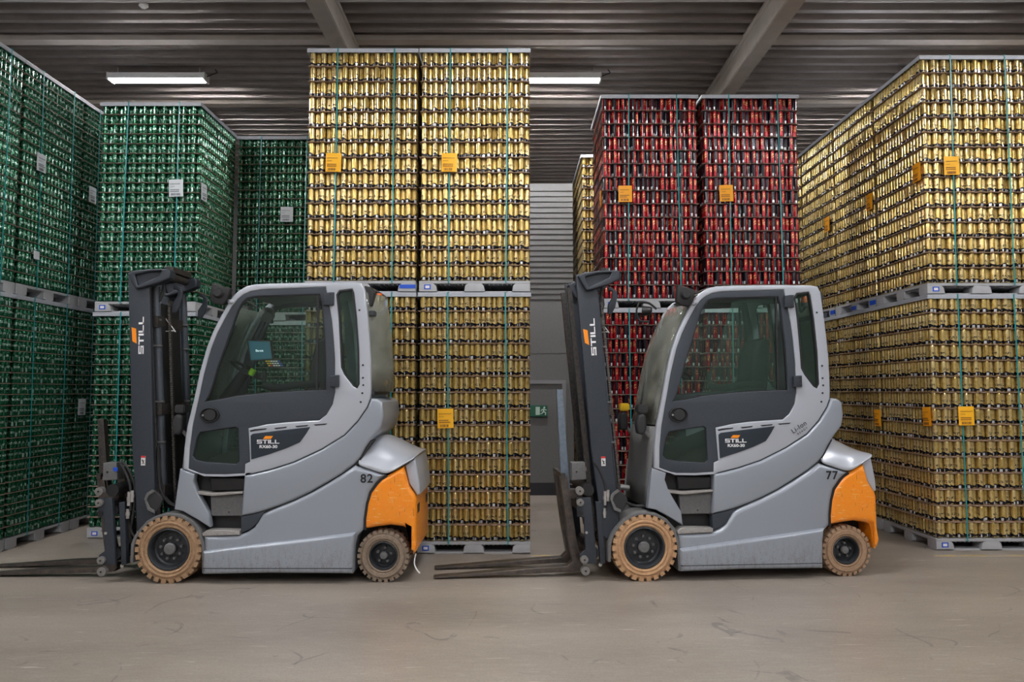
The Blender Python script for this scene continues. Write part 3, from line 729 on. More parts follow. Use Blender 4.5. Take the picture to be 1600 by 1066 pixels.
def forklift(number, loc, rz, post_top, tyre_r, with_tail, label, screen_side):
    root = empty('forklift', loc=loc, rz=rz); tag(root, label, 'forklift', 'parked forklifts')
    W = 1.0
    # ---- bodywork
    slab('chassis', M['black'], PP([(300,885),(300,800),(330,760),(420,742),(560,700),(600,740),(640,760),(640,815),(560,830),(548,885)]), .26, W-.26, root)
    slab('lower_body', M['silver'], PP(BODY), .0, W, root, bevel=.042, seg=5)
    slab('sill', M['silver'], PP(SILL), -.036, W+.036, root, bevel=.036, seg=4)
    b = MB(); xa, za = P(319, 887); xb, _ = P(551, 887); b.box(xa, xb, -.0372, W+.0372, za-.003, za+.003); b.build('sill_groove', M['ink'], root)
    slab('side_panel', M['silver'], PP(MID), .008, W-.008, root, bevel=.024, seg=3)
    slab('panel_seam', M['ink'], PP([(380.8,741.5),(393,739.8),(421,733.3),(459,721.2),(502,701),(537.5,679.3),(558.5,657.5),(573.5,635.5),(580,622),(584,624),(577,640),(562,663),(540,684),(504,706),(460,726),(422,738),(393,744.5),(380.8,746)]), .03, W-.03, root)
    slab('lower_seam', M['ink'], PP([(372,809),(395,802),(413,797),(440,787.5),(458.7,780),(485,767.5),(511,752.5),(534,738.5),(553.5,724),(563,713),(571,697),(577,688),(580,690),(566,714),(557,728),(540,741),(513,757),(487,772),(460,785),(420,801),(395,808)]), .03, W-.03, root)
    # engine hood, lofted across the width
    rA = [(556,727),(571,731.5),(588,737.5),(604,742.5),(619,734),(633,725.5),(647,717)]
    rB = [(563,713),(579,713),(596,716),(612,720.5),(624,720),(636,718.5),(648,715.5)]
    rC = [(572,697),(584,696),(598,700),(612,705.5),(626,710.5),(638,713.5),(648.5,715)]
    rD = [(577,688),(588,686.5),(600,690),(614,696.5),(627,703.5),(639,709.5),(649,714.5)]
    rows = []
    for r_, yy, dy in ((rA, .012, 0), (rB, .07, 0), (rC, .17, 0), (rD, .30, 0)): rows.append([(x, yy, z) for x, z in PP(r_, yy*.0)])
    rows.append([(x, W/2, z+.004) for x, z in PP(rD)])
    rows += [[(p[0], W-p[1], p[2]) for p in r_] for r_ in rows[-2::-1]]
    b = MB(); b.grid(rows)
    hd = b.build('hood', M['silver2'], root, angle=60)
    sm = hd.modifiers.new('s', 'SUBSURF'); sm.levels = 2; sm.render_levels = 2
    so = hd.modifiers.new('t', 'SOLIDIFY'); so.thickness = .012
    slab('counterweight', M['orange'], PP(CWT), .008, W-.008, root, bevel=.04, seg=4)
    slab('counterweight_seam', M['ink'], PP([(603,742),(593,748),(586,755.5),(576.5,769),(571,787),(567.5,812),(567.5,829),(572,829),(572,812),(576,788),(582,770),(592,757),(606,746)]), .02, W-.02, root)
    slab('tail_panel', M['silver2'], PP([(631,728),(647,716.5),(650.5,735),(654,757),(655,774),(650,776),(645,768),(637.5,757),(634.5,744)]), .06, W-.06, root, bevel=.02)
    for yy in (.10, W-.24):
        xb, zb = P(650, 791); xc, zc = P(650, 805)
        b = MB(); b.box(xb-.03, xb+.004, yy, yy+.14, zc, zb); b.build('tow_slot', M['black'], root)
    # black arch linings
    slab('rear_wheel_arch', M['black'], PP([(556,838),(569,829),(590,825),(612,823),(630,826),(640,832),(641,866),(632,868),(630,880),(555,880)]), .25, .30, root)
    # ---- front mudguard
    band_o = [(203.5,880),(205,850),(211,836),(219,826),(230,814),(242,807),(254,803),(268,801.8),(284,804.4),(300,813.5),(313,829),(319.5,852),(320.5,896)]
    band_i = [(316,896),(315.5,856),(309.5,834),(298,819),(283,809.5),(268,806.5),(255,807.5),(244,811),(233,818),(222,829),(214,840),(209.5,853),(208,880)]
    for (ya, yb) in ((-.005, .27), (W-.27, W+.005)):
        slab('mudguard', M['grey'], PP(band_o+band_i), ya, yb, root, bevel=.004)
    slab('wheel_arch_lining', M['black'], PP([(216,880),(222,840),(245,815),(268,808),(290,813),(306,830),(314,860),(314,890),(300,880)]), .30, W-.30, root)
    # ---- wheels
    fx = 0.0; rx = P(597.5, 880)[0]
    wheel(root, fx, .2925, -.012, .25, tyre_r[0], .177, 9, True); wheel(root, fx, .2925, W+.012, .25, tyre_r[0], .177, 9, False)
    wheel(root, rx, .2285, .03, .19, tyre_r[1], .120, 5, True); wheel(root, rx, .2285, W-.03, .19, tyre_r[1], .120, 5, False)
    b = MB(); b.cyl((0, .2, .2925), (0, W-.2, .2925), .06, 16); b.build('front_axle', M['black'], root)
    b = MB(); b.cyl((rx, .18, .2285), (rx, W-.18, .2285), .05, 16); b.build('rear_axle', M['black'], root)
    # ---- foot of the A pillar and steps
    slab('front_cowl', M['silver'], PP([(280,733),(303,741.5),(300.5,752),(306,769),(325,803),(327,825),(306,812),(284,799.5),(271,797)]), .012, .10, root, bevel=.012)
    slab('front_cowl', M['silver'], PP([(280,733),(303,741.5),(300.5,752),(306,769),(325,803),(327,825),(306,812),(284,799.5),(271,797)]), W-.10, W-.012, root, bevel=.012)
    slab('step_recess', M['black'], PP([(300,742),(381,744),(377,836),(318,838),(300,800)]), .13, .25, root)
    slab('step_pad', M['black'], PP([(323,748),(379,749),(378,768),(325,769)]), .07, .14, root, bevel=.012)
    slab('step_tread', M['stepgrey'], PP([(304,768.5),(330,771.5),(378,769),(378,772),(330,776),(306,773)]), .02, .16, root, bevel=.003)
    slab('step_riser', M['grey'], PP([(325,776),(378,773.5),(376,808),(326,808)]), .06, .14, root, bevel=.005)
    b = MB(); x_, z_ = P(354, 802); b.cyl((x_, .055, z_), (x_, .062, z_), .007, 12); b.build('step_bolt', M['ink'], root)
    slab('step_tread', M['stepgrey'], PP([(316,833.5),(324,828.5),(374.5,829.5),(374.5,836),(317,838)]), -.004, .16, root, bevel=.004)
    slab('kick_panel', M['door'], PP([(375.5,808.5),(395,804.5),(413,799.5),(407,808),(400,819),(391,827),(376,834)]), .016, .12, root, bevel=.003)
    # ---- cab sides
    for k, (ya, yb) in enumerate(((.02, .085), (W-.085, W-.02))):
        slab('cab_frame', M['silver2'], PP(OUT), ya, yb, root, holes=[PP(DOOR), PP(QW)], bevel=.012, seg=3)
        near = k == 0
        d = slab('door', M['door'], PP(DOOR), ya+.004, yb-.012, root, holes=[PP(WIN), PP(LOWW)], bevel=.006)
        yg = ya+.022
        slab('window_glass', M['glass'], PP(WIN), yg, yg+.005, d)
        slab('lower_window_glass', M['glass2'], PP(LOWW), yg, yg+.005, d)
        slab('window_seal', M['ink'], PP(WIN), yg-.006, yg+.012, d, holes=[[(x, z) for x, z in shrink(PP(WIN), .009)]])
        slab('lower_window_seal', M['ink'], PP(LOWW), yg-.004, yg+.010, d, holes=[shrink(PP(LOWW), .006)])
        b = MB(); x1, z1 = P(495.5, 459.5); x2, z2 = P(493, 611); b.add(*bar2(x1, z1, x2, z2, .008, yg-.008, yg+.012)); b.build('sliding_window_frame', M['ink'], d)
        if number == '77' and near: slab('sliding_pane', M['pane'], PP([(424,466),(495,461.5),(492.5,609),(471,610.5),(400,614.5),(368,618),(372,600),(384,572),(402,530)]), yg+.012, yg+.016, d)
        yo = ya-.004 if near else yb+.004; s = -1 if near else 1
        hx, hz = P(326.5, 648.5)
        b = MB(); b.lathe_y([(.090, 0), (.088, s*.010), (.078, s*.012), (.072, s*.004), (.066, -s*.004), (.001, -s*.004)], 0, 0, 32)
        b.v = [(v[0]*.98, v[1], v[2]*.74) for v in b.v]
        hdl = b.build('door_handle', M['black'], d, loc=(hx, yo+s*.002, hz))
        b = MB(); b.cyl((.006, -s*.0, 0), (.006, s*.012, 0), .050, 24); b.build('handle_paddle', M['rubber'], hdl)
        b = MB(); b.cyl((-.055, 0, -.004), (-.055, s*.014, -.004), .009, 12); b.build('handle_lock', M['chrome'], hdl)
        for (cx_, cy_, ww, hh) in ((514, 467, .09, .115), (523, 595.5, .08, .105)):
            x_, z_ = P(cx_, cy_)
            ys = sorted((yo+s*.028, yo-s*.002))
            hg = slab('hinge', M['steel'], [(x_-ww/2, z_-hh/2), (x_+ww/2, z_-hh/2), (x_+ww/2, z_+hh/2), (x_+ww*.1, z_+hh/2), (x_-ww/2, z_+hh*.42)], ys[0], ys[1], d, bevel=.006)
            for q in (-.32, 0, .32):
                b = MB(); b.cyl((x_+ww*.18, ys[0]-.003 if near else ys[1]-.003, z_+q*hh), (x_+ww*.18, ys[0]+.004 if near else ys[1]+.004, z_+q*hh), .006, 8); b.build('hinge_bolt', M['ink'], hg)
        slab('quarter_window', M['glass2'], PP(QW), yg, yg+.005, root)
        slab('quarter_window_seal', M['ink'], PP(QW), ya+.004, yb-.01, root, holes=[shrink(PP(QW), .013)])
        yf = ya-.0005 if near else yb+.0005
        for (qx, qy) in ((561, 484.5), (566.5, 570.5), (566.5, 590.5), (567, 602), (565.5, 614.5), (563, 628.5)):
            x_, z_ = P(qx, qy); b = MB(); b.cyl((x_, yf-.004, z_), (x_, yf+.004, z_), .009, 14); b.build('frame_plug', M['ink'], root)
        # vented lower panel of the cab side with the badge
        yp = sorted((yf+s*.006, yf-s*.006))
        for pts in ([(389,673),(397,671),(416,669.5),(414,671.5),(398,673.5),(391,675)], [(427,669),(448,667),(446,669),(430,671)], [(460,666),(481,664.3),(479,666.3),(463,668)], [(489,663.6),(511,662),(508,664),(492,665.4)]):
            slab('vent_slot', M['ink'], PP(pts), yp[0]+.004, yp[1]-.004, root)
        slab('badge_panel', M['badge'], PP([(390.5,681),(394,678),(430,673.5),(484,667.5),(477,679),(468,691.5),(446,701),(420,710),(391.5,718.5)]), yp[0], yp[1], root, bevel=.003, rnd=.006)
        yl = (yp[0]-.001) if near else (yp[1]+.001)
        slab('badge_mark', M['logo_orange'], PP([(410,686.2),(414,681.6),(426,681.6),(422.5,686.2)]), yl-.001, yl+.001, root)
        x_, z_ = P(418.3, 690.5)
        lg = logo('maker_lettering', root, x_, yl, z_, .034, .198)
        x2, z2 = P(418.5, 698.5)
        tx = text('model_lettering', 'RX60-30', M['logo_white'], root, x2, yl, z2, .036, sx=1.22, bold=.0009)
        xn, zn = P(573, 748.5) if number == '82' else P(574, 747.5)
        nt_ = text('fleet_number', number, M['ink'], root, xn, -.003 if near else W+.003, zn, .105, bold=.0022, spacing=1.12)
        if number == '77':
            x3, z3 = P(523.5, 669.5); l1 = text('battery_lettering', 'Li-Ion', M['ink'], root, x3, yl+s*.002, z3, .062, rot=math.radians(33), spacing=1.1)
            x3, z3 = P(529, 675.5); l2 = text('battery_lettering', 'READY', M['ink'], root, x3, yl+s*.002, z3, .026, rot=math.radians(33), spacing=1.6)
        if not near:     # lettering on the far side reads from there
            lst = [lg, tx, nt_]+([l1, l2] if number == '77' else [])
            for q in lst:
                q.matrix_local = Matrix.Translation(q.matrix_local.to_translation()) @ Matrix.Rotation(PI, 4, 'Z') @ Matrix.Translation(-q.matrix_local.to_translation()) @ q.matrix_local
    # roof, windscreen, rear window
    slab('roof', M['grey'], PP([(372,455),(383,449),(396,445.5),(420,443.5),(491.6,441.8),(552,441.6),(563,444),(567,452),(560,453),(491,451),(420,454),(396,457),(384,461)]), .07, W-.07, root, bevel=.006)
    slab('roof_hatch', M['black'], PP([(385,446.5),(396,440.5),(420,439.5),(440,441),(440,445)]), .25, W-.25, root, bevel=.004)
    fl = [(284,700),(289.5,665),(300,622),(308.5,583),(319.5,543.5),(329.5,518),(340,497),(354,471.5)]
    rows = []
    for i in range(9):
        t = i/8; bul = .055*math.sin(PI*t)
        rows.append([(x-bul, .06+t*(W-.12), z) for x, z in PP(fl[1:])])
    b = MB(); b.grid(rows); ws = b.build('windscreen', M['screen_glass'], root, angle=70)
    so = ws.modifiers.new('t', 'SOLIDIFY'); so.thickness = .006
    rows = []
    for i in range(9):
        t = i/8; bul = .055*math.sin(PI*t)
        rows.append([(x-bul, .06+t*(W-.12), z) for x, z in PP([(273,795),(277,760),(280.5,730),(284,700),(289,668)])])
    b = MB(); b.grid(rows); fp = b.build('front_panel', M['grey'], root, angle=70)
    so = fp.modifiers.new('t', 'SOLIDIFY'); so.thickness = .02
    rows = []
    for i in range(9):
        t = i/8; bul = .12*math.sin(PI*t)
        rows.append([(x+bul, .06+t*(W-.12), z) for x, z in PP([(579,612),(579,570),(577,530),(573,490),(569,455)])])
    b = MB(); b.grid(rows); rw = b.build('rear_window', M['screen_glass'], root, angle=70)
    so = rw.modifiers.new('t', 'SOLIDIFY'); so.thickness = .006
    b = MB(); x_, z_ = P(579, 612); b.box(x_-.02, x_+.02, .07, W-.07, z_-.03, z_+.012); b.box(x_-.03, x_+.01, .07, W-.07, 2.36, 2.4); b.build('rear_window_sill', M['steel'], root)
    slab('cab_floor', M['black'], PP([(295,738),(295,728),(500,650),(575,640),(560,665),(500,705),(380,740)]), .1, W-.1, root)
    # wiper
    b = MB(); q = PP([(300,650),(318,590),(345,500)]); b.tube([(q[0][0]-.10, .45, q[0][1]), (q[1][0]-.11, .52, q[1][1]), (q[2][0]-.08, .6, q[2][1])], .008)
    b.build('wiper', M['ink'], root)
    # ---- inside the cab
    seat = empty('driver_seat', root)
    slab('seat_cushion', M['seat'], PP([(430,640),(420,628),(424,618),(470,616),(500,620),(500,650)], .5), .28, .72, seat, bevel=.04)
    slab('seat_backrest', M['seat'], PP([(484,628),(490,590),(496,555),(503,533),(514,528),(524,536),(522,580),(514,628)], .5), .30, .70, seat, bevel=.045)
    q = PP([(500,600),(470,601),(450,604),(430,606),(412,602)], .32)
    b = MB(); b.tube([(x, .30, z) for x, z in q], .034, 12); b.build('armrest', M['seat'], seat)
    b = MB(); x_, z_ = P(414, 597, .32); b.cyl((x_, .30, z_), (x_, .30, z_+.10), .018, 12, r1=.024); b.build('control_lever', M['black'], seat)
    st = empty('steering_column', root)
    x1, z1 = P(385, 578, .55); x2, z2 = P(352, 628, .55)
    b = MB(); b.cyl((x1, .55, z1), (x2, .55, z2), .045, 16, r1=.075); b.build('column_shroud', M['black'], st)
    ax = Vector((x1-x2, 0, z1-z2)).normalized(); ax = Vector((.52, 0, .85)).normalized(); c0 = Vector((x1, .55, z1))
    u_ = Vector((0, 1, 0)); v_ = ax.cross(u_)
    ring = [c0+(u_*math.cos(a)+v_*math.sin(a))*.165 for a in (2*PI*i/28 for i in range(29))]
    b = MB()
    for i in range(28): b.cyl(ring[i], ring[i+1], .015, 8, cap=False)
    for a in (.5, 2.6, 4.7): b.cyl(c0-ax*.03, c0+(u_*math.cos(a)+v_*math.sin(a))*.16, .011, 8)
    b.cyl(c0-ax*.05, c0+ax*.0, .045, 16); b.build('steering_wheel', M['black'], st)
    if number == '82':
        kb = c0+(u_*-.8+v_*-.6)*.165; b = MB(); b.cyl(kb, kb+ax*.06, .03, 14); b.build('steering_knob', M['lime'], st)
    mn = empty('terminal', root)
    if number == '82':
        xm, zm = P(406.5, 548, .45); sc = slab('terminal_housing', M['black'], PP([(386,530.5),(423.5,532.5),(427.5,562.5),(391,565.5)], .45), .44, .475, mn, bevel=.006)
        slab('terminal_screen', M['screen'], PP([(388.5,533),(421,534.5),(424.5,560.5),(392.5,563)], .44), .437, .441, mn)
        text('screen_lettering', 'Bereit', M['screen_text'], mn, xm-.002, .435, zm-.002, .03)
        slab('keypad', M['black'], PP([(412,561.5),(436,562.5),(445,573.5),(420,575)], .40), .39, .415, mn, bevel=.004)
        cols = (M['yellow'], M['yellow'], M['white'], M['white'], M['white'], M['blue'])
        for r_ in range(3):
            for c_ in range(6):
                x_, z_ = P(416.5+c_*3.9+r_*2.2, 564.6+r_*3.4, .39); b = MB(); b.box(x_-.0085, x_+.0085, .384, .391, z_-.0055, z_+.0055)
                b.build('keypad_key', M['red'] if (r_, c_) == (2, 1) else cols[c_], mn)
        b = MB(); x1, z1 = P(400, 520, .46); x2, z2 = P(420, 490, .46); b.cyl((x1, .47, z1-.05), (x2, .47, z2), .016, 10); b.cyl((x2, .47, z2), (x2+.03, .47, 2.32), .016, 10); b.build('terminal_arm', M['steel'], mn)
        b = MB(); x_, z_ = P(417, 492, .5); b.cyl((x_, .50, z_), (x_+.03, .42, z_-.03), .075, 20, r1=.05); b.build('cab_fan', M['grey'], root)
    else:
        x1, z1 = P(326, 545, .1); 
        x_, z_ = P(392, 556, .5)
        Mx = Matrix.Translation((x_-.05, .45, z_+.01)) @ Matrix.Rotation(math.radians(-38), 4, 'Y')
        b = MB(); b.box(-.02, .02, -.11, .11, -.09, .09, M=Mx); b.build('terminal_housing', M['white'], mn, bevel=.006)
        b = MB(); b.box(.02, .024, -.095, .095, -.075, .075, M=Mx); b.build('terminal_screen', M['screen'], mn)
        b = MB(); x_, z_ = P(317, 688, .3); b.cyl((x_+.05, .3, z_), (x_+.05, .305, z_), .007, 10); b.build('indicator_led', M['green_led'], root)
    # roof lamp bar, headlamps, mirror
    mr = empty('mirror', root)
    x_, z_ = P(344, 460)
    slab('mirror_housing', M['black'], PP([(332,442.5),(345,446),(361,451.5),(358,462),(354,472),(349,477),(336,475.5),(329,470),(330,455)]), -.02, .05, mr, bevel=.012)
    b = MB(); b.cyl((x_-.005, -.06, z_+.01), (x_-.005, -.02, z_+.01), .034, 20, r1=.05); b.build('work_lamp', M['rubber'], mr)
    b = MB(); x1, z1 = P(357, 471); b.cyl((x1, .0, z1), (x1+.03, .03, z1+.0), .02, 12); b.build('mirror_bracket', M['silver2'], mr)
    hl = empty('far_work_lamp', root)
    b = MB(); x_ = P(330, 480)[0]; z_ = P(330, 484, .95)[1]; b.cyl((x_-.06, 1.00, z_), (x_+.02, .96, z_), .055, 18, r1=.04); b.build('lamp_body', M['black'], hl)
    b = MB(); b.tube([(x_-.10, 0.98, z_+.09), (x_-.13, 0.98, z_), (x_-.10, 0.98, z_-.10), (x_, 0.98, z_-.11)], .01); b.tube([(x_-.10, 0.98, z_+.09), (x_, 0.98, z_+.08), (x_+.08, 0.98, z_+.02)], .012); b.build('lamp_guard', M['black'], hl)
    for yy in (.14, W-.14):
        lm = empty('headlamp', root)
        x_, z_ = P(270, 664)
        rr = [(x_-.035, z_-.09), (x_+.02, z_-.10), (x_+.045, z_-.05), (x_+.045, z_+.07), (x_+.01, z_+.095), (x_-.03, z_+.08), (x_-.05, z_+.0)]
        slab('lamp_housing', M['rubber'], rr, yy-.06, yy+.06, lm, bevel=.025, rnd=.02)
        b = MB(); b.box(x_-.03, x_+.06, yy-.05, yy+.06, z_+.10, z_+.175); b.build('turn_signal', M['yellow'] if yy > .5 else M['rubber'], lm, bevel=.01)
        b = MB(); b.cyl((x_+.02, yy, z_-.05), (x_+.12, yy, z_-.16), .018, 10); b.build('lamp_bracket', M['grey'], lm)
    bc = empty('rear_beacon', root)
    x_, z_ = P(592, 468, .45)
    b = MB(); b.cyl((x_-.0, .45, z_-.05), (x_, .45, z_-.01), .052, 20); b.build('beacon_base', M['grey'], bc)
    b = MB(); b.cyl((x_, .45, z_-.01), (x_, .45, z_+.055), .042, 20, r1=.034); b.build('beacon_lens', M['amber'], bc)
    b = MB(); x1, z1 = P(572, 452, .2); b.tube([(x1-.04, .30, z1), (x_-.06, .40, z1+.02), (x_+.02, .45, z1-.02), (x_+.07, .47, z1-.06)], .018); b.tube([(x1-.03, .36, z1-.04), (x_-.06, .42, z_-.10), (x_, .45, z_-.05)], .012); b.build('beacon_guard', M['steel2'], bc)
    slab('rear_lamp_box', M['rubber'], PP([(566,444),(576,446),(581,455),(578,476),(571,478)]), .10, .26, root, bevel=.012)
    if with_tail:
        b = MB(); q = PP([(648,868),(646,882),(650,892),(655,898)]); b.tube([(q[0][0], .08, q[0][1]), (q[1][0], .06, q[1][1]), (q[2][0], .05, q[2][1]), (q[3][0], .05, q[3][1])], .006); b.build('earth_strap', M['white'], root)
    # ---- mast
    ma = empty('mast', root)
    ch = [(194.5,424),(228,424),(231,560),(234,700),(238,800),(238,838),(222,850),(209,838),(207,790),(201,700)]
    slab('mast_channel', M['steel'], PP(ch), .06, .105, ma, bevel=.008); slab('mast_channel', M['steel'], PP(ch), .70, .745, ma, bevel=.008)
    inner = [(238,440),(247,440),(250,600),(257,790),(247,800)]
    inn = [(201,446),(208,446),(218,700),(221,830),(213,830),(210,700)]
    slab('inner_channel', M['steel2'], PP(inn, .2), .20, .25, ma); slab('inner_channel', M['steel2'], PP(inn, .2), .58, .63, ma)
    for yy in (.105, .685):
        gq = [(197,427.5),(205,422.5),(230,419.8),(262,419.2),(264.5,424),(263.5,434),(246,441.5),(215,450),(209,450.5),(203,440)]
        gh = [(208.5,429),(228,424),(251,422.8),(246,431),(234,436.5),(213,446)]
        slab('head_guard', M['steel'], PP(gq), yy-.085, yy+.03, ma, holes=[PP(gh)], bevel=.011, rnd=.012)
        slab('head_plate', M['steel'], PP(gh), yy-.052, yy+.0, ma)
        xa, za = P(243, 448, .2); xb, zb = P(254, 760, .2)
        b = MB(); b.cyl((xa, yy+.10, za), (xb, yy+.10, zb), .036, 20); b.build('lift_cylinder', M['cylinder'], ma)
        b = MB(); b.cyl((xa+.0, yy+.10, za-.35), (xa-.005, yy+.10, za-.02), .037, 20); b.build('lift_ram', M['steel2'] if number == '82' else M['red2'], ma)
        b = MB(); b.tube([(xa-.03, yy+.04, za-.2), (xa-.02, yy+.04, za-.5), (xb-.05, yy+.04, zb+.5), (xb-.05, yy+.04, zb+.05)], .010); b.build('hydraulic_pipe', M['steel2'], ma)
        for f_ in (.17, .30, .58, .78):
            x_ = xa+(xb-xa)*f_; z_ = za+(zb-za)*f_; b = MB(); b.box(x_-.06, x_+.05, yy+.055, yy+.09, z_-.008, z_+.008); b.build('pipe_clamp', M['grey'], ma)
        gp = [(252,440),(258,441),(266,448),(266.5,458),(262,474),(256,484),(249,485),(250,470),(258,458),(259,448),(252,446)]
        slab('hose_guard', M['steel'], PP(gp), yy+.14, yy+.17, ma, bevel=.008)
    xa, za = P(268, 433, .3)
    b = MB(); b.cyl((xa+.005, .10, za+.0), (xa+.005, .78, za+.0), .038, 18); b.cyl((xa+.005, .78, za), (xa+.005, .82, za), .026, 18); b.build('crosshead', M['steel2'], ma)
    b = MB(); b.box(xa-.02, xa+.05, .22, .62, za+.035, za+.085); b.build('crosshead_plate', M['steel2'], ma)
    for (qx, qy) in ((232, 500), (238, 640), (243, 770)):
        x_, z_ = P(qx, qy); b = MB(); b.box(x_-.03, x_+.02, .14, .67, z_-.05, z_+.05); b.build('mast_crossbar', M['steel2'], ma)
    for yy in (.30, .50):
        x1, z1 = P(258, 470, yy*.7); x2, z2 = P(268, 790, yy*.7)
        b = MB(); n_ = 90
        for i in range(n_):
            t = i/n_; x_ = x1+(x2-x1)*t; z_ = z1+(z2-z1)*t; b.box(x_-.011, x_+.011, yy-.018+.004*(i % 2), yy+.018-.004*(i % 2), z_-.009, z_+.008)
        c_ = b.build('lift_chain', M['chain'], ma, smooth=False)
        b = MB(); b.box(x1-.035, x1-.02, yy-.05, yy+.05, z2, z1, M=None); 
    slab('centre_plate', M['black'], PP([(226,470),(234,470),(246,800),(238,800)]), .22, .60, ma)
    b = MB(); x1, z1 = P(255, 493, .3); x2, z2 = P(243, 518, .3); x3, z3 = P(273, 517, .3)
    b.tube([(x1, .3, z1), (x2, .3, z2), (x2+.02, .3, z2-.005), (x3-.02, .3, z3), (x3, .3, z3), (x1, .3, z1)], .005); b.build('safety_chain', M['white'], ma)
    b = MB(); q = PP([(256,440),(253,462),(244,478),(236,488),(234,505)], .2); b.tube([(x, .20, z) for x, z in q], .013); b.build('top_hose', M['rubber'], ma)
    # lettering on the mast, upright
    slab('mast_mark', M['logo_orange'], PP([(200.6,510.6),(207.6,512.8),(208.6,536.5),(202,532.8)]), .057, .059, ma)
    x_, z_ = P(215.6, 523.5); logo('mast_lettering', ma, x_, .058, z_, .046, .335, rot=PI/2+math.radians(1.2))
    x_, z_ = P(218.8, 721); b = MB(); b.box(x_-.019, x_+.019, .056, .0595, z_-.042, z_+.042); wl = b.build('warning_label', M['white'], ma, smooth=False)
    b = MB(); b.box(x_-.019, x_+.019, .0545, .0565, z_+.026, z_+.042); b.build('label_header', M['red'], ma, smooth=False)
    b = MB(); b.cyl((x_-.008, .055, z_+.012), (x_+.003, .055, z_-.012), .004, 6); b.cyl((x_+.003, .055, z_-.012), (x_+.012, .055, z_-.03), .003, 6); b.cyl((x_-.01, .055, z_-.002), (x_+.012, .055, z_+.0), .003, 6); b.cyl((x_+.003, .055, z_-.012), (x_-.008, .055, z_-.03), .003, 6); b.build('label_pictogram', M['ink'], ma, smooth=False)
    # tilt cylinder cover
    slab('tilt_guard', M['rubber'], PP([(224,780),(228,771),(237,765.5),(249,775),(252,782),(248,793),(240,803),(229,796)]), .02, .06, ma, bevel=.01)
    slab('tilt_guard_rib', M['grey'], PP([(224,780),(228,771),(237,765.5),(241,768.5),(231,775),(228,782),(233,794),(240,798),(240,803),(229,798)]), .012, .03, ma, bevel=.004)
    for dy in (0, .03):
        b = MB(); q = PP([(236,700+dy*100),(237,740),(241,770),(252,788),(268,796),(283,797)]); b.tube([(x, .13+dy, z) for x, z in q], .011); b.build('hydraulic_hose', M['rubber'], ma)
    b = MB(); q = PP([(252,772),(275,776)]); b.cyl((q[0][0], .5, q[0][1]), (q[1][0], .5, q[1][1]), .028, 14); b.cyl((q[0][0]-.1, .2, q[0][1]), (q[0][0]-.1, .75, q[0][1]), .02, 10); b.build('tilt_cylinder', M['chrome'], ma)
    # ---- carriage, forks
    ca = empty('fork_carriage', root)
    slab('side_plate', M['steel'], PP([(150.5,779.5),(173,779),(175.5,830),(178.5,883.5),(155,883.5),(152,869),(161.5,862),(160.5,810.5),(150.5,809)]), .02, .06, ca, bevel=.006)
    slab('side_plate', M['steel'], PP([(150.5,779.5),(173,779),(175.5,830),(178.5,883.5),(155,883.5),(152,869),(161.5,862),(160.5,810.5),(150.5,809)]), .78, .82, ca, bevel=.006)
    slab('inner_plate', M['steel'], PP([(181,787),(190,786),(193,884),(185,886)]), .05, .11, ca, bevel=.004)
    b = MB(); x_, z_ = P(185, 887); b.cyl((x_, .06, z_), (x_, .10, z_), .016, 12); b.build('plate_foot', M['chrome'], ca)
    for (qx, qy, rr) in ((155,768,.036),(155,786,.032),(158,876,.034),(159,893.5,.038)):
        x_, z_ = P(qx, qy)
        for s0, s1 in ((-.01, .045), (.78, .835)):
            b = MB(); b.cyl((x_, s0, z_), (x_, s1, z_), rr, 24); b.cyl((x_, s0-.006, z_), (x_, s0, z_), rr*.55, 16); rl = b.build('roller', M['roller'], ca)
            b = MB(); b.cyl((x_, s0-.009, z_), (x_, s0-.005, z_), rr*.25, 6); b.build('roller_bolt', M['ink'], rl)
    x_, z_ = P(155, 803.6); b = MB(); b.cyl((x_, .012, z_), (x_, .03, z_), .026, 6); b.build('plate_bolt', M['ink'], ca)
    x_, z_ = P(163.5, 834); b = MB(); b.cyl((x_, .012, z_), (x_, .03, z_), .012, 10); b.build('plate_bolt', M['chrome'], ca)
    for (qx, qy, rr) in ((170, 768, .055), (172, 800, .04), (175, 868, .05)):
        x_, z_ = P(qx, qy); b = MB(); b.cyl((x_, .06, z_), (x_, .78, z_), rr, 18); b.build('carriage_shaft', M['black'], ca)
    x1, z1 = P(160, 786); b = MB(); b.box(x1-.02, x1+.045, .08, .78, z1-.10, z1+.0); x2, z2 = P(166, 872); b.box(x2-.02, x2+.045, .08, .78, z2-.05, z2+.05); b.build('carriage_bar', M['steel2'], ca)
    slab('valve_box', M['grey'], PP([(162,723.5),(183,723),(184,750),(161,751)], .15), .14, .26, ca, bevel=.006)
    x_, z_ = P(167, 738, .13); b = MB(); b.cyl((x_, .132, z_), (x_, .14, z_), .009, 12); b.build('box_port', M['ink'], ca)
    b = MB(); x_, z_ = P(178, 735, .13); b.box(x_-.01, x_+.03, .136, .142, z_-.01, z_+.025); b.build('blue_connector', M['blue'] if number == '82' else M['grey'], ca)
    b = MB()
    q = PP([(182,724),(190,738),(197,757),(199,776),(198,800)]); b.tube([(x, .06, z) for x, z in q], .011); b.build('carriage_hose', M['rubber'], ca)
    b = MB(); q = PP([(184,724),(193,735),(202,757),(203,780),(199,815),(197,830),(203,842),(208,846)]); b.tube([(x, .085, z) for x, z in q], .010); b.build('carriage_hose', M['rubber'], ca)
    b = MB()
    for (qx, qa, qb) in ((197, 770, 792), (202, 768, 786), (195, 797, 812)):
        x_, za = P(qx, qa); _, zb = P(qx, qb); b.cyl((x_, .055, zb), (x_, .055, za), .016, 10); b.cyl((x_, .055, (za+zb)/2-.015), (x_, .055, (za+zb)/2+.015), .02, 6)
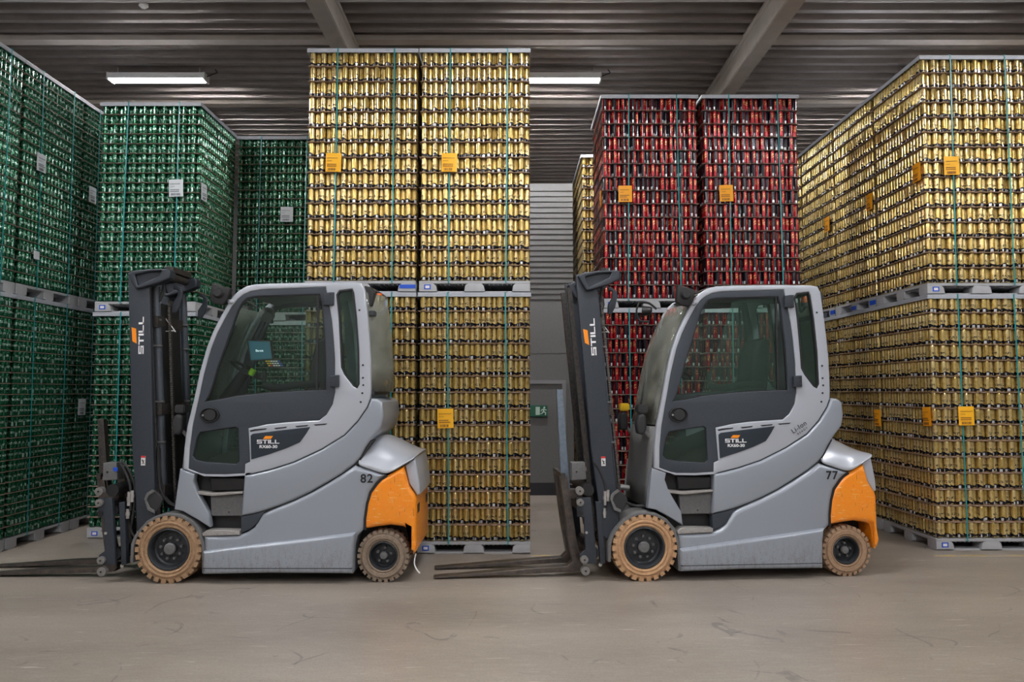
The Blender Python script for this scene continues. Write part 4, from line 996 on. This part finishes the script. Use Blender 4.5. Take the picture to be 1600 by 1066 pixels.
    b.build('hose_fitting', M['chrome'], ca)
    for k, yy in enumerate((.22, .58)):
        fk = empty('fork', ca)
        b = MB(); yw = .11
        A = [(-.765, .90), (-.70, .90), (-.61, .30), (-.555, .09), (-.58, .052), (-.66, .045), (-1.20, .030), (-1.90, .008), (-1.905, .020), (-1.20, .068), (-.70, .095), (-.655, .14), (-.70, .40)]
        slab('fork_blade', M['fork'], A, yy, yy+yw, fk, bevel=.004)
        b = MB(); b.box(-.68, -.56, yy, yy+yw, .70, .78); b.build('fork_hook', M['fork'], fk)
        b = MB(); b.box(-.62, -.50, yy, yy+yw, .14, .22); b.build('fork_hook', M['fork'], fk)
        if k: continue
        pst = [(-.79-.0, post_top), (-.735, post_top), (-.68, .90), (-.655, .62), (-.72, .62), (-.755, .90)]
        slab('backrest_post', M['postblue'] if number == '77' else M['steel2'], pst, yy+.02, yy+.09, fk, bevel=.004)
    b = MB(); b.box(-.76, -.72, .20, .72, .88, .93); b.build('backrest_bar', M['steel2'], ca)
    if number == '77':       # this truck's mast is tilted farther forward
        ma.rotation_euler = (0, math.radians(-1.7), 0); ma.location.x = -.05; ca.location.x = .045
    return root
def shrink(Pts, d):
    n = len(Pts); out = []
    area = sum(Pts[i][0]*Pts[(i+1) % n][1]-Pts[(i+1) % n][0]*Pts[i][1] for i in range(n)); sg = 1 if area > 0 else -1
    for i in range(n):
        a, b_, c = Vector(Pts[i-1]), Vector(Pts[i]), Vector(Pts[(i+1) % n])
        e1 = (b_-a).normalized(); e2 = (c-b_).normalized()
        nrm = Vector((-(e1.y+e2.y), e1.x+e2.x)).normalized()*sg
        out.append(tuple(b_+nrm*d))
    return out
def bar2(x1, z1, x2, z2, hw, ya, yb):
    vs = [(x1-hw, ya, z1), (x1+hw, ya, z1), (x2+hw, ya, z2), (x2-hw, ya, z2), (x1-hw, yb, z1), (x1+hw, yb, z1), (x2+hw, yb, z2), (x2-hw, yb, z2)]
    return vs, [(0,1,2,3),(4,7,6,5),(0,4,5,1),(1,5,6,2),(2,6,7,3),(3,7,4,0)]
M['cylinder'] = grit('cylinder_paint', (.062, .075, .092), (.09, .10, .12), 60, .4, .1)
M['red2'] = grit('red_brown_primer', (.20, .06, .045), (.10, .06, .05), 12, .5, .2)
M['chain'] = grit('oiled_chain', (.12, .115, .11), (.22, .20, .18), 60, .4, .8)
M['roller'] = grit('worn_roller', (.30, .29, .28), (.16, .16, .16), 60, .45, .5)
M['tyreF2'] = wheel_dust('sandy_tyre', (.44, .26, .135), (.55, .34, .19), (.22, .13, .075))
M['tyreR2'] = wheel_dust('sandy_rear_tyre', (.30, .19, .115), (.38, .25, .16), (.22, .15, .09))
forklift('82', (FW, Y0, 0), 0, 1.42, (M['tyreF'], M['tyreR']), True, 'silver and orange forklift numbered 82 parked in front of green and gold stacks', 0)
gx, gy = ground(1008, 909)
forklift('77', (gx, gy, 0), math.radians(4.6), 1.69, (M['tyreF2'], M['tyreR2']), False, 'silver and orange forklift numbered 77 with sandy tyres parked before the red stacks', 1)
